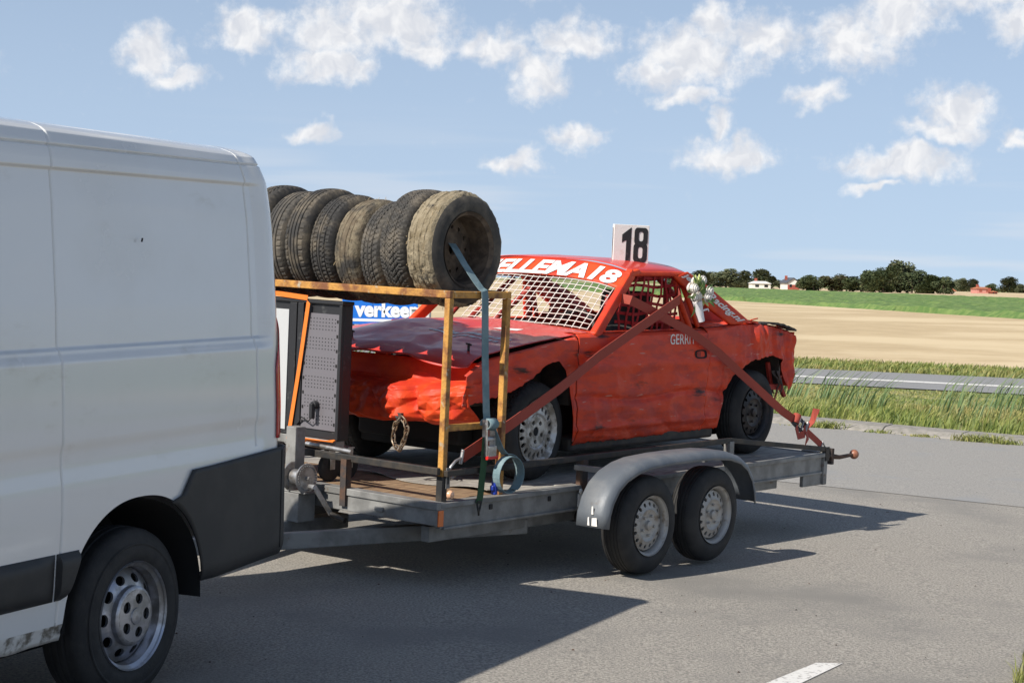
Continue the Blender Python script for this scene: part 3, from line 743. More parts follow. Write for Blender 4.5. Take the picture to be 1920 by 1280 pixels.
    for t0, sgn in ((.012, 1), (WT - .012, -1)):
        mb = MB(); mb.bar((.02, t0, .660), (3.0, t0, .672), .03, .035); mb.bar((3.0, t0, .672), (4.36, t0, .528), .03, .035); sr = build(mb, 'side_rail', 'black_metal', r_, bevel=.004)
        for s, z0, z1, mt in ((1.285, .335, .655, 'rust_dark'), (2.98, .47, .665, 'galvanised'), (4.35, .44, .545, 'black_metal')):
            mb = MB(); y0, y1 = sorted((t0 - sgn * .020, t0 - sgn * .012)); mb.box((s, y0, z0), (s + .05, y1, z1)); y0, y1 = sorted((t0 - sgn * .020, t0 + sgn * .03)); mb.box((s - .006, y0, z0 + .15 if z0 < .4 else z0), (s, y1, z1)); build(mb, 'rail_post', mt, sr, bevel=.002)
    # mudguards
    for near in (True, False):
        path = [(.910, .325), (.922, .41), (.955, .49), (1.02, .572), (1.11, .630), (1.23, .670), (1.36, .692), (1.60, .704), (1.85, .706), (2.1, .703), (2.28, .687), (2.42, .652), (2.52, .595), (2.595, .51), (2.635, .42), (2.65, .335)]
        sec = [(-.235, -.012), (-.25, 0), (-.37, 0), (-.405, -.004), (-.43, -.016), (-.442, -.036), (-.445, -.055)]
        P = [Vector((a, b)) for a, b in path]; nrm = []
        for i in range(len(P)):
            d = (P[min(i + 1, len(P) - 1)] - P[max(i - 1, 0)]).normalized(); nrm.append(Vector((-d.y, d.x)))
        mb = MB(); vs = []
        for p, n_ in zip(P, nrm):
            for (t, h) in sec:
                q = p + n_ * h; vs.append((q.x, t if near else WT - t, q.y))
        k = len(sec); fs = [(i * k + j, i * k + j + 1, (i + 1) * k + j + 1, (i + 1) * k + j) for i in range(len(P) - 1) for j in range(k - 1)]
        mb.add(vs, fs); mg = build(mb, 'mudguard', 'mudguard_grey', r_, smooth=True, solid=.004, angle=60)
        if near:
            for s in (1.20, 2.28): mb = MB(); mb.box((s, -.245, .60), (s + .04, .0, .63)); build(mb, 'stay', 'galvanised', mg)
            for (s, z, a, b) in ((.909, .335, -.40, -.36), (.910, .335, -.345, -.33), (.917, .40, -.365, -.35)): mb = MB(); mb.add([(s - .004, a, z), (s - .004, b, z), (s - .0035, b, z + .045), (s - .0035, a + .006, z + .05)], [(0, 1, 2, 3)]); build(mb, 'sun_fleck', 'paint_white', mg, solid=.001)  # sun flecks on the mudguard front, painted as white patches
    for s in (1.445, 2.170):
        steel_wheel(r_, s, -.415, .290, .298, .178, .185, False, 'rim_grey', 'rubber')
        steel_wheel(r_, s, WT + .415, .245, .298, .178, .185, True, 'rim_grey', 'rubber')
        mb = MB(); mb.tube([(s, -.25, .28), (s, WT + .25, .25)], .035, 10); mb.bar((s, .05, .28), (s, .05, .36), .1, .1); build(mb, 'axle', 'black_metal', r_)
    # markers and lamps
    mb = MB(); mb.box((-.05, -.012, .372), (-.005, -.0045, .462)); build(mb, 'side_reflector', 'lamp_orange', r_, bevel=.003)
    mb = MB(); mb.lathe([(.0, -.024), (.018, -.020), (.025, -.008), (.026, .0)], 20, (.035, -.012, .545)); build(mb, 'marker_lamp', 'lamp_peach', r_, smooth=True, label='small domed marker lamp')
    mb = MB(); mb.box((1.30, -.016, .375), (1.345, -.010, .478)); build(mb, 'side_reflector', 'lamp_orange', r_, bevel=.003)
    mb = MB(); mb.sphere((1.262, -.012, .465), .017, 10, 6, 1, .5, 1); mb.box((1.245, -.01, .37), (1.285, -.004, .45)); build(mb, 'marker_lamp', 'lamp_clear', r_, smooth=True)
    # locking lever with a worn ball grip at the rear corner
    mb = MB(); mb.tube([(LT, .05, .475), (LT + .14, .05, .462)], .02, 10); mb.box((LT + .13, .025, .40), (LT + .165, .075, .52)); mb.tube([(LT + .16, .05, .46), (LT + .28, .04, .445), (LT + .45, .02, .455)], [.022, .016, .013], 10)
    lv = build(mb, 'lever', 'rust_dark', r_, smooth=True, angle=40)
    mb = MB(); mb.sphere((LT + .475, .02, .457), .037, 16, 12); build(mb, 'lever_grip', 'brown_wood_ball', lv, smooth='all')
    # shackle eye at the rear corner where the strap hooks in
    return r_
make_trailer()

# ------------------------------------------------------------------ tyre rack
def make_rack():
    r_ = root('tyre_rack', T, (.27, 1.05, .5), 'rusty yellow steel frame holding a row of tyres at the trailer front', 'rack')
    w = .038
    def post(s, t, z0, z1, m='rust_yellow', nm='post'):
        mb = MB(); mb.box((s - w / 2, t - w / 2, z0), (s + w / 2, t + w / 2, z1)); return build(mb, nm, m, r_, bevel=.004)
    for t in (.045, 2.05):
        p = post(.03, t, .64, 1.627)
        mb = MB(); mb.box((.03 - w / 2 - .002, t - w / 2 - .002, .468 if t > 1 else .37 + .13), (.03 + w / 2 + .002, t + w / 2 + .002, .64)); f_ = build(mb, 'post_foot', 'black_metal', p)
        if t < 1:
            mb = MB(); mb.box((.034, t - w / 2 - .010, .575), (.034 + .032, t - w / 2 - .004, .69)); build(mb, 'clamp_plate', 'galvanised', p); mb = MB(); mb.box((.044, t - w / 2 - .014, .60), (.052, t - w / 2 - .0105, .66)); build(mb, 'clamp_slot', 'liner', p)
        post(.535, t, .50, 1.627)
        mb = MB(); mb.box((.03 + w / 2, t - .02, 1.629), (.535 - w / 2, t + .02, 1.667)); build(mb, 'end_rail', 'rust_yellow', r_, bevel=.004)
        mb = MB(); mb.box((.03 + w / 2, t - .018, .89), (.535 - w / 2, t + .018, .926)); build(mb, 'low_rail', 'rust_yellow', r_, bevel=.004)
    for s in (.03, .535):
        mb = MB(); mb.box((s - w / 2, .045 - w / 2, 1.628), (s + w / 2, 2.05 + w / 2, 1.670)); o = build(mb, 'long_rail', 'rust_yellow', r_, bevel=.004)
        mb = MB(); mb.lathe([(.006, -.001), (.006, .001), (0, .001)], 8, (0, 0, 0)); 
    mb = MB(); mb.box((.03 - w / 2, .068, .0 + .885), (.03 + w / 2 - .01, .069, .886)); 
    return r_
make_rack()

# ------------------------------------------------------------------ the row of used tyres
def tread_fn(kind, seed):
    rs = random.Random(seed); N_ = {0: 62, 1: 54, 2: 70, 3: 58, 4: 48}[kind % 5]
    def f(a, y):
        ay = abs(y); d = 0
        if kind == 0:
            if min(abs(ay - .14), abs(ay - .42)) < .035: d = .008
            ph = (a * N_ / (2 * PI) + .35 * ay) % 1
            if ay > .45 and ph < .22: d = .006
        elif kind == 1:
            if abs(y) < .03 or abs(ay - .36) < .03: d = .008
            ph = (a * N_ / (2 * PI) + 1.4 * ay) % 1
            if ph < .24 and ay > .08: d = .007
        elif kind == 2:
            if abs(ay - .10) < .03 or abs(ay - .48) < .03: d = .008
            ph = (a * N_ / (2 * PI) - .9 * ay * ay * 2) % 1
            if ph < .25 and ay > .14: d = .007
        elif kind == 3:
            ph = (a * N_ / (2 * PI) + 2.6 * ay) % 1
            if ph < .27: d = .008
            if abs(ay - .3) < .025: d = .008
        else:
            ph = (a * N_ / (2 * PI) + .5 * math.sin(3 * y)) % 1
            if min(abs(ay - .2), abs(ay - .5)) < .03: d = .006
            if ph < .2 and ay > .25: d = .004
        return d
    return f
TY = [  # near face t, width, R, kind, material, lean, label
    (.015, .215, .325, 4, 'tyre_mud', .00, 'mud caked tyre on a rusty rim at the near end of the rack'),
    (.235, .20, .328, 3, 'tyre_grey', .03, 'dark tyre with chevron tread next to the mud caked end tyre'),
    (.440, .165, .300, 1, 'tyre_grey', .02, 'smaller dark tyre squeezed beside the mud spattered one'),
    (.612, .195, .302, 4, 'tyre_mud_thin', -.01, 'mud spattered tyre in the middle of the row'),
    (.812, .190, .312, 2, 'tyre_dust', .02, 'dusty tyre with curved side grooves left of the mud spattered one'),
    (1.008, .190, .326, 0, 'tyre_dust', .00, 'tall brown dusty tyre with straight ribs'),
    (1.205, .190, .318, 0, 'tyre_grey', .02, 'grey ribbed tyre next to last before the van'),
    (1.402, .20, .332, 1, 'tyre_dust', .01, 'brown tyre at the far end half hidden by the van')]
for i, (t0, w, R, kind, mt, lean, lab) in enumerate(TY):
    rr = .192 if i else .208; t0 += .115
    zc = 1.670 + math.sqrt(R * R - .2295 ** 2) - .002
    org = (.2825, t0, zc)
    tr = tread_fn(kind, i)
    mb = MB()
    def disp_t(a, y, tr=tr, mt=mt, i=i):
        d = tr(a, y)
        if mt.startswith('tyre_mud'):
            c = 6 * noise.noise(Vector((math.cos(a) * 6 + i, math.sin(a) * 6, y * 4))) + 3 * noise.noise(Vector((math.cos(a) * 22, math.sin(a) * 22 + i, y * 12)))
            d = d * .8 - (.0016 if mt == 'tyre_mud' else .0007) * c
        return d
    plain_tyre(mb, R, rr, w, 220 if kind != 4 else 150, disp_t, 34)
    o = build(mb, 'used_tyre', mt, None, smooth=True, angle=28)
    tag(o, lab, 'tyre', 'tyres in the rack')
    o.matrix_world = T.M @ Matrix.Translation(org) @ Matrix.Rotation(lean, 4, 'Z') @ Matrix.Rotation(random.uniform(0, 6), 4, 'Y')
    mb = MB(); k = rr / .178
    mb.lathe([(rr + .002, .008), (rr + .008, -.002), (rr + .003, .006), (rr - .012, .016), (rr - .018, .05), (rr - .022, w - .03), (rr - .004, w - .008), (rr + .004, w)], 56)
    sector_plate(mb, 12, .100, .160, .014, .012, lambda r: .13 + .02 * (r - .1) / .06)
    mb.lathe([(.160, .15), (rr - .022, .155)], 40); mb.lathe([(.100, .13), (.06, .125), (.035, .122), (.033, .125), (.03, .15)], 40)
    build(mb, 'rim', 'rim_rusty', o, smooth=True, angle=40)
    if mt.startswith('tyre_mud'):
        b_ = MB()
        for q in range(46 if i == 0 else 18):
            a = random.uniform(.2, PI + .3); y = random.uniform(.02, w - .02); p = Vector((math.cos(a) * R, y, math.sin(a) * R)); d = Vector((random.uniform(-1, 1), random.uniform(-.6, .6), random.uniform(-1, 1))) * .018 + Vector((math.cos(a), 0, math.sin(a))) * .012
            b_.tube([p, p + d * .6, p + d + Vector((0, 0, -.004))], .0013, 4)
        build(b_, 'straw', 'stubble', o, kind='stuff')
    if i == 0:      # the rim still wears its side wall dirty black
        o.data.materials.append(M['tyre_grey'])
        for p in o.data.polygons:
            c = p.center
            if math.hypot(c.x, c.z) < R - .0215: p.material_index = 1

# ------------------------------------------------------------------ cabinet under the rack
def make_cabinet():
    s0, s1, t0, t1, z0, z1 = .06, .15, .885, 1.66, .745, 1.545
    r_ = root('tool_cabinet', T, ((s0 + s1) / 2, (t0 + t1) / 2, .5), 'black tool cabinet with perforated grey panel standing under the tyre rack', 'cabinet')
    mb = MB(); mb.box((s0 + .012, t0, z0), (s1, t1, z1)); body = build(mb, 'body', 'cab_black', r_, bevel=.006)
    # the perforated panel: a sheet with rows of punched holes
    pt0, pt1, pz0, pz1 = t0 + .028, t0 + .315, z0 + .055, z1 - .06
    mb = MB(); mb.box((s0 + .003, pt0, pz0), (s0 + .011, pt1, pz1)); pn = build(mb, 'perforated_panel', 'cab_grey', r_)
    hb = MB()
    for blk in range(6):
        for rI in range(4):
            for cI in range(10):
                tt = lerp(pt0 + .03, pt1 - .03, cI / 9); zz = pz1 - .03 - blk * .115 - rI * .021
                if zz < pz0 + .02: continue
                hb.lathe([(.0042, -.0012), (0, -.0012)], 6, (0, 0, 0)); 
                n = 7; base = len(hb.v) - 12
                for q in range(base, len(hb.v)):
                    x, y, z = hb.v[q]; hb.v[q] = (s0 + .003 + y, tt + x, zz + z)
    build(hb, 'hole_pattern', 'liner', pn, kind='stuff')
    for k in range(8):
        for tt in (pt0 + .006, pt1 - .016):
            mb = MB(); mb.box((s0 + .0, tt, lerp(pz0 + .03, pz1 - .05, k / 7)), (s0 + .003, tt + .010, lerp(pz0 + .03, pz1 - .05, k / 7) + .018)); build(mb, 'slot', 'liner', pn)
    for tt, tw in ((t0, .026), (t0 + .318, .05), (t0 + .375, .06)):
        mb = MB(); mb.box((s0 - .004, tt + .002, z0 + .004), (s0 + .02, tt + tw, z1 - .004)); build(mb, 'frame_post', 'cab_black', r_, bevel=.004)
    mb = MB(); mb.box((s0 + .004, t0 + .45, z0 + .03), (s0 + .011, t1 - .03, z1 - .05)); build(mb, 'front_panel', 'cab_white', r_)
    mb = MB(); mb.box((s0 - .006, t0 - .004, z1 - .003), (s1 + .004, t1 + .004, z1 + .018)); build(mb, 'top', 'cab_black', r_, bevel=.004)
    mb = MB(); mb.box((s0 + .01, t0 + .02, z0 - .05), (s1 - .01, t1 - .02, z0)); build(mb, 'base_frame', 'galvanised', r_, bevel=.004)
    for s in (s0 + .04, s1 + .10):
        for t in (t0 + .10, t1 - .08):
            mb = MB(); mb.lathe([(0, -.018), (.075, -.018), (.085, -.010), (.085, .010), (.075, .018), (0, .018)], 28, (s, t, .583)); c = build(mb, 'castor', 'rubber', r_, smooth=True)
            mb = MB(); mb.box((s - .02, t - .028, .57), (s + .02, t - .022, z0 - .05)); mb.box((s - .02, t + .022, .57), (s + .02, t + .028, z0 - .05)); mb.box((s - .03, t - .03, z0 - .058), (s + .03, t + .03, z0 - .051)); mb.bar((s, t, z0 - .06), (s1 - .03, t, z0 - .06), .03, .016); build(mb, 'fork', 'steel', c)
    mb = MB(); mb.tube([(s0 - .03, pt0 + .16, z0 + .20), (s0 + .002, pt0 + .16, z0 + .20)], [.022, .026], 12); mb.box((s0 - .05, pt0 + .145, z0 + .12), (s0 - .02, pt0 + .17, z0 + .21)); pl = build(mb, 'plug', 'cab_black', r_, bevel=.004)
    mb = MB(); mb.tube([(s0 - .035, pt0 + .158, z0 + .13), (s0 - .03, pt0 + .19, z0 + .10), (s0 - .02, pt0 + .26, z0 + .12), (s0 - .01, pt1 + .0, z0 + .09), (s0 - .01, pt1 + .04, z0 + .05)], .004, 6); build(mb, 'cable', 'liner', pl, smooth=True)
make_cabinet()
mb = MB()
mb.ribbon([(.048, 1.75, 1.60), (.048, 1.45, 1.587), (.048, 1.165, 1.572), (.048, 1.158, 1.54), (.048, 1.215, 1.15), (.046, 1.285, .72)], .03, [(0, 0, 1), (0, 0, 1), (0, .5, 1), (0, 1, 0), (0, 1, 0), (0, 1, 0)])
one(mb, 'orange_strap', 'strap_orange', T, (.06, 1.2, .7), 'orange strap slanting down across the front of the tool cabinet', 'strap')
mb = MB(); mb.grid(lambda u, v: (.035 + .03 * v, lerp(.90, 1.20, u), .742 - .055 * u * v + .012 * v), 6, 2)
one(mb, 'orange_board', 'strap_orange', T, (.05, .9, .72), 'flat orange strip lying under the tool cabinet', 'strip', solid=.006)
mb = MB(); mb.tube([(.02, 1.10, .715), (.02, .73, .704)], .014, 10); one(mb, 'steel_bar', 'steel', T, (.02, .9, .70), 'loose bright steel bar lying on the front rail', 'bar', smooth=True)

# ------------------------------------------------------------------ blue grey strap over the tyres
def make_tyre_strap():
    r_ = root('tyre_strap', T, (.33, 0, .5), 'blue grey ratchet strap pulled over the end tyre with a coiled tail', 'strap')
    w = (1, 0, 0)
    pts = [(.30, .30, 1.955), (.245, .20, 1.90), (.236, .12, 1.815), (.262, .05, 1.72), (.275, .021, 1.682), (.283, .005, 1.672), (.285, .001, 1.64), (.30, -.006, 1.3), (.325, -.010, 1.0), (.335, -.012, .93)]
    mb = MB(); mb.ribbon(pts, .058, w); build(mb, 'webbing', 'strap_blue', r_)
    mb = MB()
    for ds in (-.032, .032): mb.extrude([(.335 + ds - .003, .95), (.335 + ds + .003, .95), (.345 + ds + .003, .74), (.345 + ds - .003, .74)], -.045, -.005)
    mb.tube([(.30, -.025, .92), (.375, -.025, .92)], .012, 8); mb.tube([(.305, -.03, .84), (.38, -.03, .84)], .014, 8)
    mb.box((.315, -.05, .735), (.385, -.012, .80))
    build(mb, 'ratchet', 'steel', r_, bevel=.002)
    mb = MB(); mb.tube([(.31, -.04, .735), (.40, -.04, .735)], .013, 8); build(mb, 'release_bar', 'plastic_red', r_, smooth=True)
    mb = MB()
    def wrap(u, v):
        a = lerp(-.4, 4.4, u); return (.30 + .075 * v, -.028 + .034 * math.cos(a) * 1.1, .925 + .030 * math.sin(a))
    mb.grid(wrap, 18, 1); build(mb, 'rolled_webbing', 'strap_blue', r_, solid=.006, smooth=True)
    # loose tail: a coil hanging beside the ratchet
    pts = [(.36, -.03, .90), (.40, -.035, .83), (.43, -.04, .78), (.47, -.045, .745)]; cx, cz = .475, .635
    for k in range(40):
        a = PI / 2 + .1 - k / 39 * 2 * PI * 1.45; rr = .115 - .018 * k / 39
        pts.append((cx + rr * 1.02 * math.cos(a), -.05 - .035 * k / 39, cz + rr * math.sin(a)))
    mb = MB(); mb.ribbon(pts, .052, (0, 1, 0), .004); build(mb, 'coiled_tail', 'strap_blue', r_)
    mb = MB(); mb.ribbon([(.32, -.018, .85), (.315, -.016, .70), (.30, -.014, .52), (.292, -.012, .475)], .054, w); build(mb, 'green_webbing', 'strap_green', r_, label='dark green lower webbing of the strap')
    mb = MB(); mb.tube([(.275, -.014, .485), (.31, -.014, .485)], .006, 8)
    mb.tube([(.275, -.014, .485), (.28, -.016, .45), (.285, -.020, .425), (.295, -.012, .41), (.305, -.004, .425)], .006, 8); mb.tube([(.31, -.014, .485), (.30, -.016, .45), (.285, -.020, .425)], .006, 8)
    build(mb, 'hook', 'black_metal', r_, smooth=True)
    mb = MB(); mb.box((.36, -.055, .545), (.43, -.03, .575)); mb.box((.375, -.06, .52), (.40, -.028, .60)); build(mb, 'clip', 'plastic_blue', r_, bevel=.006)
make_tyre_strap()

# ------------------------------------------------------------------ wrecked race car
def make_car():
    org = (2.4, 1.05, .5)
    r_ = root('race_car', T, org, 'battered red two door banger race car with number 18 strapped on the trailer', 'car')
    TC = 1.05
    def tside(s, z, seed=0.0):
        t = .24
        t += .030 * max(0, (.86 - z) / .16) ** 2 + .035 * max(0, (z - 1.30) / .15) ** 2
        t += -.012 * math.exp(-((z - 1.19) / .035) ** 2) * (1 if s > 1.5 else .3)
        low = min(1, max(0, (1.22 - z) / .3))
        t += crum(s * .8, seed, z * 1.5, 2.2, 3.1 + seed, .014) * (.35 + .65 * low)
        t += crum(s * 1.0, seed, z * 2.8, 5.0, 8.1 + seed, .005) * (.2 + .8 * low)
        t += (.042 * facet((s - .4) / 4, (z - .65) / .85, 4.0 + seed, 13, 4) + .026 * facet((s - .4) / 4, (z - .65) / .85, 7.0 + seed, 34, 9)) * (.25 + .75 * low)
        # folded crease along the door, pushed in
        t += .022 * math.exp(-((z - .985 - .02 * math.sin(s * 5)) / .022) ** 2) * low * (1 if 1.5 < s < 3.3 else 0)
        t += -.014 * math.exp(-((z - .80) / .02) ** 2) * (1 if 1.5 < s < 3.2 else 0)
        # rear quarter crushed forward and in, front wing pulled out
        if s > 3.3: t += .030 * max(0, s - 3.55) + .035 * crum(s * 2.2, 1 + seed, z * 1.2, 3.2, 5.5, 1) * min(1, (s - 3.3) * 2)
        if s < 1.4: t += .05 * crum(s, 2 + seed, z, 3.0, 1.5, 1) * min(1, (1.4 - s))
        return t
    tops = {'front_wing': curve([(.45, 1.17), (.6, 1.245), (1.0, 1.315), (1.53, 1.385)]), 'door': curve([(1.5, 1.398), (3.1, 1.412)]),
            'rear_wing': curve([(3.0, 1.425), (3.2, 1.432), (3.5, 1.452), (3.75, 1.448), (4.0, 1.43), (4.2, 1.40), (4.28, 1.365)])}
    bots = {'front_wing': curve([(.45, .985), (.7, 1.03), (.95, 1.095), (1.1, 1.17), (1.22, 1.225), (1.33, 1.235), (1.40, 1.175), (1.45, 1.07), (1.475, .9), (1.49, .74), (1.53, .705)]),
            'door': curve([(1.5, .700), (1.7, .712), (2.2, .708), (2.8, .715), (3.1, .722)]),
            'rear_wing': curve([(3.0, .722), (3.22, .725), (3.245, .86), (3.29, .98), (3.40, 1.09), (3.52, 1.160), (3.7, 1.202), (3.93, 1.215), (4.06, 1.19), (4.13, 1.11), (4.17, 1.0), (4.20, .955), (4.235, .985), (4.28, 1.08)])}
    spans = {'front_wing': (.45, 1.515), 'door': (1.52, 3.02), 'rear_wing': (3.026, 4.28)}
    panels = {}
    for near in (True, False):
        for nm in ('front_wing', 'door', 'rear_wing'):
            s0, s1 = spans[nm]
            def f(u, v):
                s = lerp(s0, s1, u); zt = tops[nm](s); zb = bots[nm](s) + .010 * nz(s * 9, 4 if near else 9, 1) + (.012 * nz(s * 30, 1, 2) if nm != 'door' or True else 0)
                z = lerp(zb, zt, v); t = tside(s, z, 0 if near else 21.0)
                if v > .97: t += .02 * (v - .97) / .03
                if nm == 'door': t -= .003
                return (s, t if near else 2 * TC - t, z)
            mb = MB(); mb.grid(f, 150 if nm == 'door' else 110, 66)
            o = build(mb, nm, 'car_scuffed', r_, smooth=True, solid=.004, angle=9)
            if near: panels[nm] = o
            # rolled top edge of the sheet
            mb = MB()
            if nm != 'front_wing':
                mb.grid(lambda u, v: (lerp(s0, s1, u), (lambda q: q if near else 2 * TC - q)(tside(lerp(s0, s1, u), tops[nm](lerp(s0, s1, u)), 0 if near else 21.0) + .018 + .10 * v), tops[nm](lerp(s0, s1, u)) + .004 + .006 * math.sin(v * PI)), 50, 4)
                build(mb, 'window_ledge' if nm == 'door' else 'shoulder', 'car_red', o, smooth='all')
    door = panels['door']
    # lettering painted on the door
    vs, fs = text_mesh('GERRIT', size=1.0, bold=.0, sx=1.0, spacing=1.05)
    wx = max(v[0] for v in vs)
    mb = MB(); mb.add([(2.545 + x / wx * .31 + .012 * y, 0, 1.322 + y * .098) for x, y in vs], fs)
    mb.v = [(s, tside(s, z) - .0075, z) for s, _, z in mb.v]
    build(mb, 'lettering', 'paint_white', door, solid=.001)
    # handle opening
    def dish(u, v):
        a = 2 * PI * u; k = lerp(1, 0, v); e = .075 * k; s = 2.925 + e * math.copysign(abs(math.cos(a)) ** .6, math.cos(a)); z = 1.25 + .030 * k * math.copysign(abs(math.sin(a)) ** .6, math.sin(a))
        return (s, tside(s, z) - .0085 + .004 * min(1, v * 3), z)
    mb = MB(); mb.grid(dish, 28, 5); hr = build(mb, 'handle_opening', 'liner', door, smooth='all')
    mb = MB(); mb.grid(lambda u, v: (lerp(2.875, 2.92, u), tside(lerp(2.875, 2.92, u), 1.25) - .0095, lerp(1.232, 1.268, v)), 3, 3); build(mb, 'red_backing', 'car_inner', door)
    # bonnet
    hz = curve([(.47, 1.235), (.6, 1.265), (.8, 1.30), (1.2, 1.345), (1.66, 1.392)])
    def hood(s, t):
        x = (t - TC) / .77
        z = hz(s) + .042 * (1 - x * x)
        z += .045 * math.exp(-(((t - 1.25) / .33) ** 2 + ((s - 1.12) / .34) ** 2))          # buckled up in the middle
        z += -.020 * math.exp(-(((t - .80 - .35 * (s - .9)) / .06) ** 2)) * max(0, 1 - abs(s - .95) / .6)
        z += crum(s, t, 0, 2.4, 4.2, .008) + .018 * facet((s - .4) / 1.3, (t - .25) / 1.6, 9.0, 4, 5) + .004 * facet((s - .4) / 1.3, (t - .25) / 1.6, 2.5, 12, 13)
        edge = max(0, (.62 - s) / .15); z += -.05 * edge ** 2 + .016 * edge * math.sin(t * 11 + .6)
        return z
    def hf(u, v):
        t = lerp(.285, 1.815, v); s0 = .485 + .022 * math.sin(t * 8.5) + .018 * nz(t * 4, 0, 5); s = lerp(s0, 1.665, u)
        return (s, t, hood(s, t) + .008)
    mb = MB(); mb.grid(hf, 100, 110); bon = build(mb, 'bonnet', 'car_hood', r_, smooth=True, solid=.004, angle=8)
    def strip_on(s0, s1, t0, t1, nm, mt, ragged=0, seed=1):
        rs = random.Random(seed); mb = MB(); t = t0
        while t < t1:
            w = rs.uniform(.012, .05) if ragged else t1 - t0
            a0, a1 = t, min(t1, t + w)
            mb.grid(lambda u, v: (lerp(s0 + (rs.uniform(0, .012) if 0 else 0), s1, u), lerp(a0, a1, v), hood(lerp(s0, s1, u), lerp(a0, a1, v)) + .0125), 2, 3); t += w + (rs.uniform(.006, .014) if ragged else 0)
        build(mb, nm, mt, bon)
    strip_on(1.02, 1.075, .42, .98, 'decal', 'paint_white', 1, 3); strip_on(.95, .985, .45, 1.0, 'decal', 'paint_white', 1, 5); strip_on(1.34, 1.41, .60, .80, 'decal', 'paint_white')
    for (s, t) in ((.66, .42), (.66, 1.38)):
        z = hood(s, t); mb = MB(); mb.tube([(s, t, z), (s, t, z + .055)], .008, 8); mb.tube([(s, t - .02, z + .045), (s, t + .02, z + .052)], .006, 6); mb.lathe([(.02, 0), (.02, .001)], 10, (s, t, z)); build(mb, 'bonnet_pin', 'black_metal', bon)
    # cowl below the windscreen
    mb = MB(); mb.grid(lambda u, v: (lerp(1.64, 1.80, u), lerp(.27, 1.83, v), 1.385 + .03 * (1 - ((lerp(.27, 1.83, v) - TC) / .77) ** 2) + .02 * u), 4, 30); build(mb, 'cowl', 'car_red', r_, smooth='all', solid=.004)
    # crushed front
    prof = [(.615, 1.235), (.60, 1.17), (.575, 1.115), (.55, 1.10), (.50, 1.088), (.45, 1.068), (.420, 1.035), (.415, .99), (.425, .93), (.445, .875), (.50, .852), (.60, .85)]
    ps = np.linspace(0, len(prof) - 1, 60); px = np.interp(ps, range(len(prof)), [p[0] for p in prof]); pz = np.interp(ps, range(len(prof)), [p[1] for p in prof])
    def ff(u, v):
        t = lerp(.255, 1.845, u); k = v * 59; i = min(58, int(k)); s = lerp(px[i], px[i + 1], k - i); z = lerp(pz[i], pz[i + 1], k - i)
        low = min(1, max(0, v - .12) * 3)
        s += low * (.085 * facet(u, v, 3.0, 9, 5) + .040 * facet(u, v, 8.0, 21, 11) + .012 * facet(u, v, 5.0, 48, 26)); z += low * (.035 * facet(u, .5, 6.0, 11, 3) + .016 * facet(u, v, 2.0, 24, 8))
        s += low * (.075 * math.exp(-((t - .66 - .25 * (z - 1)) / .05) ** 2)) - .02 * low * math.exp(-((t - .82) / .1) ** 2)
        s += .09 * max(0, (.42 - t) / .17) ** 2 * low + .05 * max(0, (t - 1.6) / .24) ** 2
        z += .05 * max(0, (.6 - t) / .35) * low
        return (s, t, z)
    mb = MB(); mb.grid(ff, 190, 90); fp = build(mb, 'front_panel', 'car_red', r_, smooth=True, solid=.004, angle=9)
    # tow hook and chain
    mb = MB(); mb.box((.395, .70, .865), (.45, .735, .915)); mb.tube([(.40, .69, .90), (.385, .72, .885), (.40, .75, .90)], .009, 8); hk = build(mb, 'tow_shackle', 'rust_dark', r_, bevel=.003)
    path = [(.392, .705, .880), (.388, .735, .835), (.386, .745, .79), (.386, .742, .745), (.386, .72, .712), (.386, .685, .700), (.386, .668, .735), (.386, .650, .775), (.387, .640, .820), (.389, .655, .862), (.394, .69, .886)]
    P = [Vector(p) for p in path]; Ls = [0]
    for a, b in zip(P, P[1:]): Ls.append(Ls[-1] + (b - a).length)
    nl = 12; me_link = None
    for k in range(nl):
        d = (k + .5) / nl * Ls[-1]; i = max(j for j in range(len(Ls)) if Ls[j] <= d); i = min(i, len(P) - 2)
        q = P[i].lerp(P[i + 1], (d - Ls[i]) / (Ls[i + 1] - Ls[i])); dr = (P[i + 1] - P[i]).normalized()
        if me_link is None:
            mb = MB(); lp = []
            for a in range(16):
                an = 2 * PI * a / 16; lp.append((.0135 * math.cos(an), 0, .022 * math.sin(an) + (.008 if math.sin(an) > 0 else -.008)))
            mb.tube(lp, .0048, 6, closed=True); lk = build(mb, 'link', 'chain_metal', hk, smooth=True); lk.data.transform(Matrix.Translation(Vector(org))); me_link = lk
        else:
            lk = me_link.copy(); C.objects.link(lk); lk.parent = hk
        rot = dr.to_track_quat('Z', 'Y').to_matrix().to_4x4() @ Matrix.Rotation(PI / 2 * (k % 2), 4, 'Z')
        lk.matrix_basis = Matrix.Translation(q - Vector(org)) @ rot
    # roof
    def roofz(t): x = (t - TC) / .69; return 1.797 + .072 * (1 - min(1, abs(x)) ** 4)
    def rf(u, v):
        t = lerp(.362, 1.738, v); s = lerp(2.225, 2.90, u) - .03 * math.sin(PI * v) * (1 - u)
        return (s, t, roofz(t) + .012 * math.sin(PI * u) + crum(s, t, 0, 2, 9, .006) + (-.006 if v in (0, 1) else 0))
    mb = MB(); mb.grid(rf, 24, 50); rfo = build(mb, 'roof', 'car_hood', r_, smooth=True, solid=.005)
    for t in (.355, 1.745):
        mb = MB(); mb.tube([(2.20, t, 1.780), (2.30, t - .002, 1.788), (2.6, t, 1.792), (2.90, t, 1.79)], .017, 8); build(mb, 'gutter', 'car_red', rfo, smooth=True)
    # windscreen opening: header strip, pillars, wire mesh
    def ws(a, t):
        x = (t - TC) / .76
        return (1.735 + .485 * a - .05 * (1 - x * x) * (1 - .4 * a), TC + (t - TC) * (1 - .085 * a), 1.405 + .385 * a + .030 * (1 - x * x) + .045 * a * (1 - abs(x) ** 4))
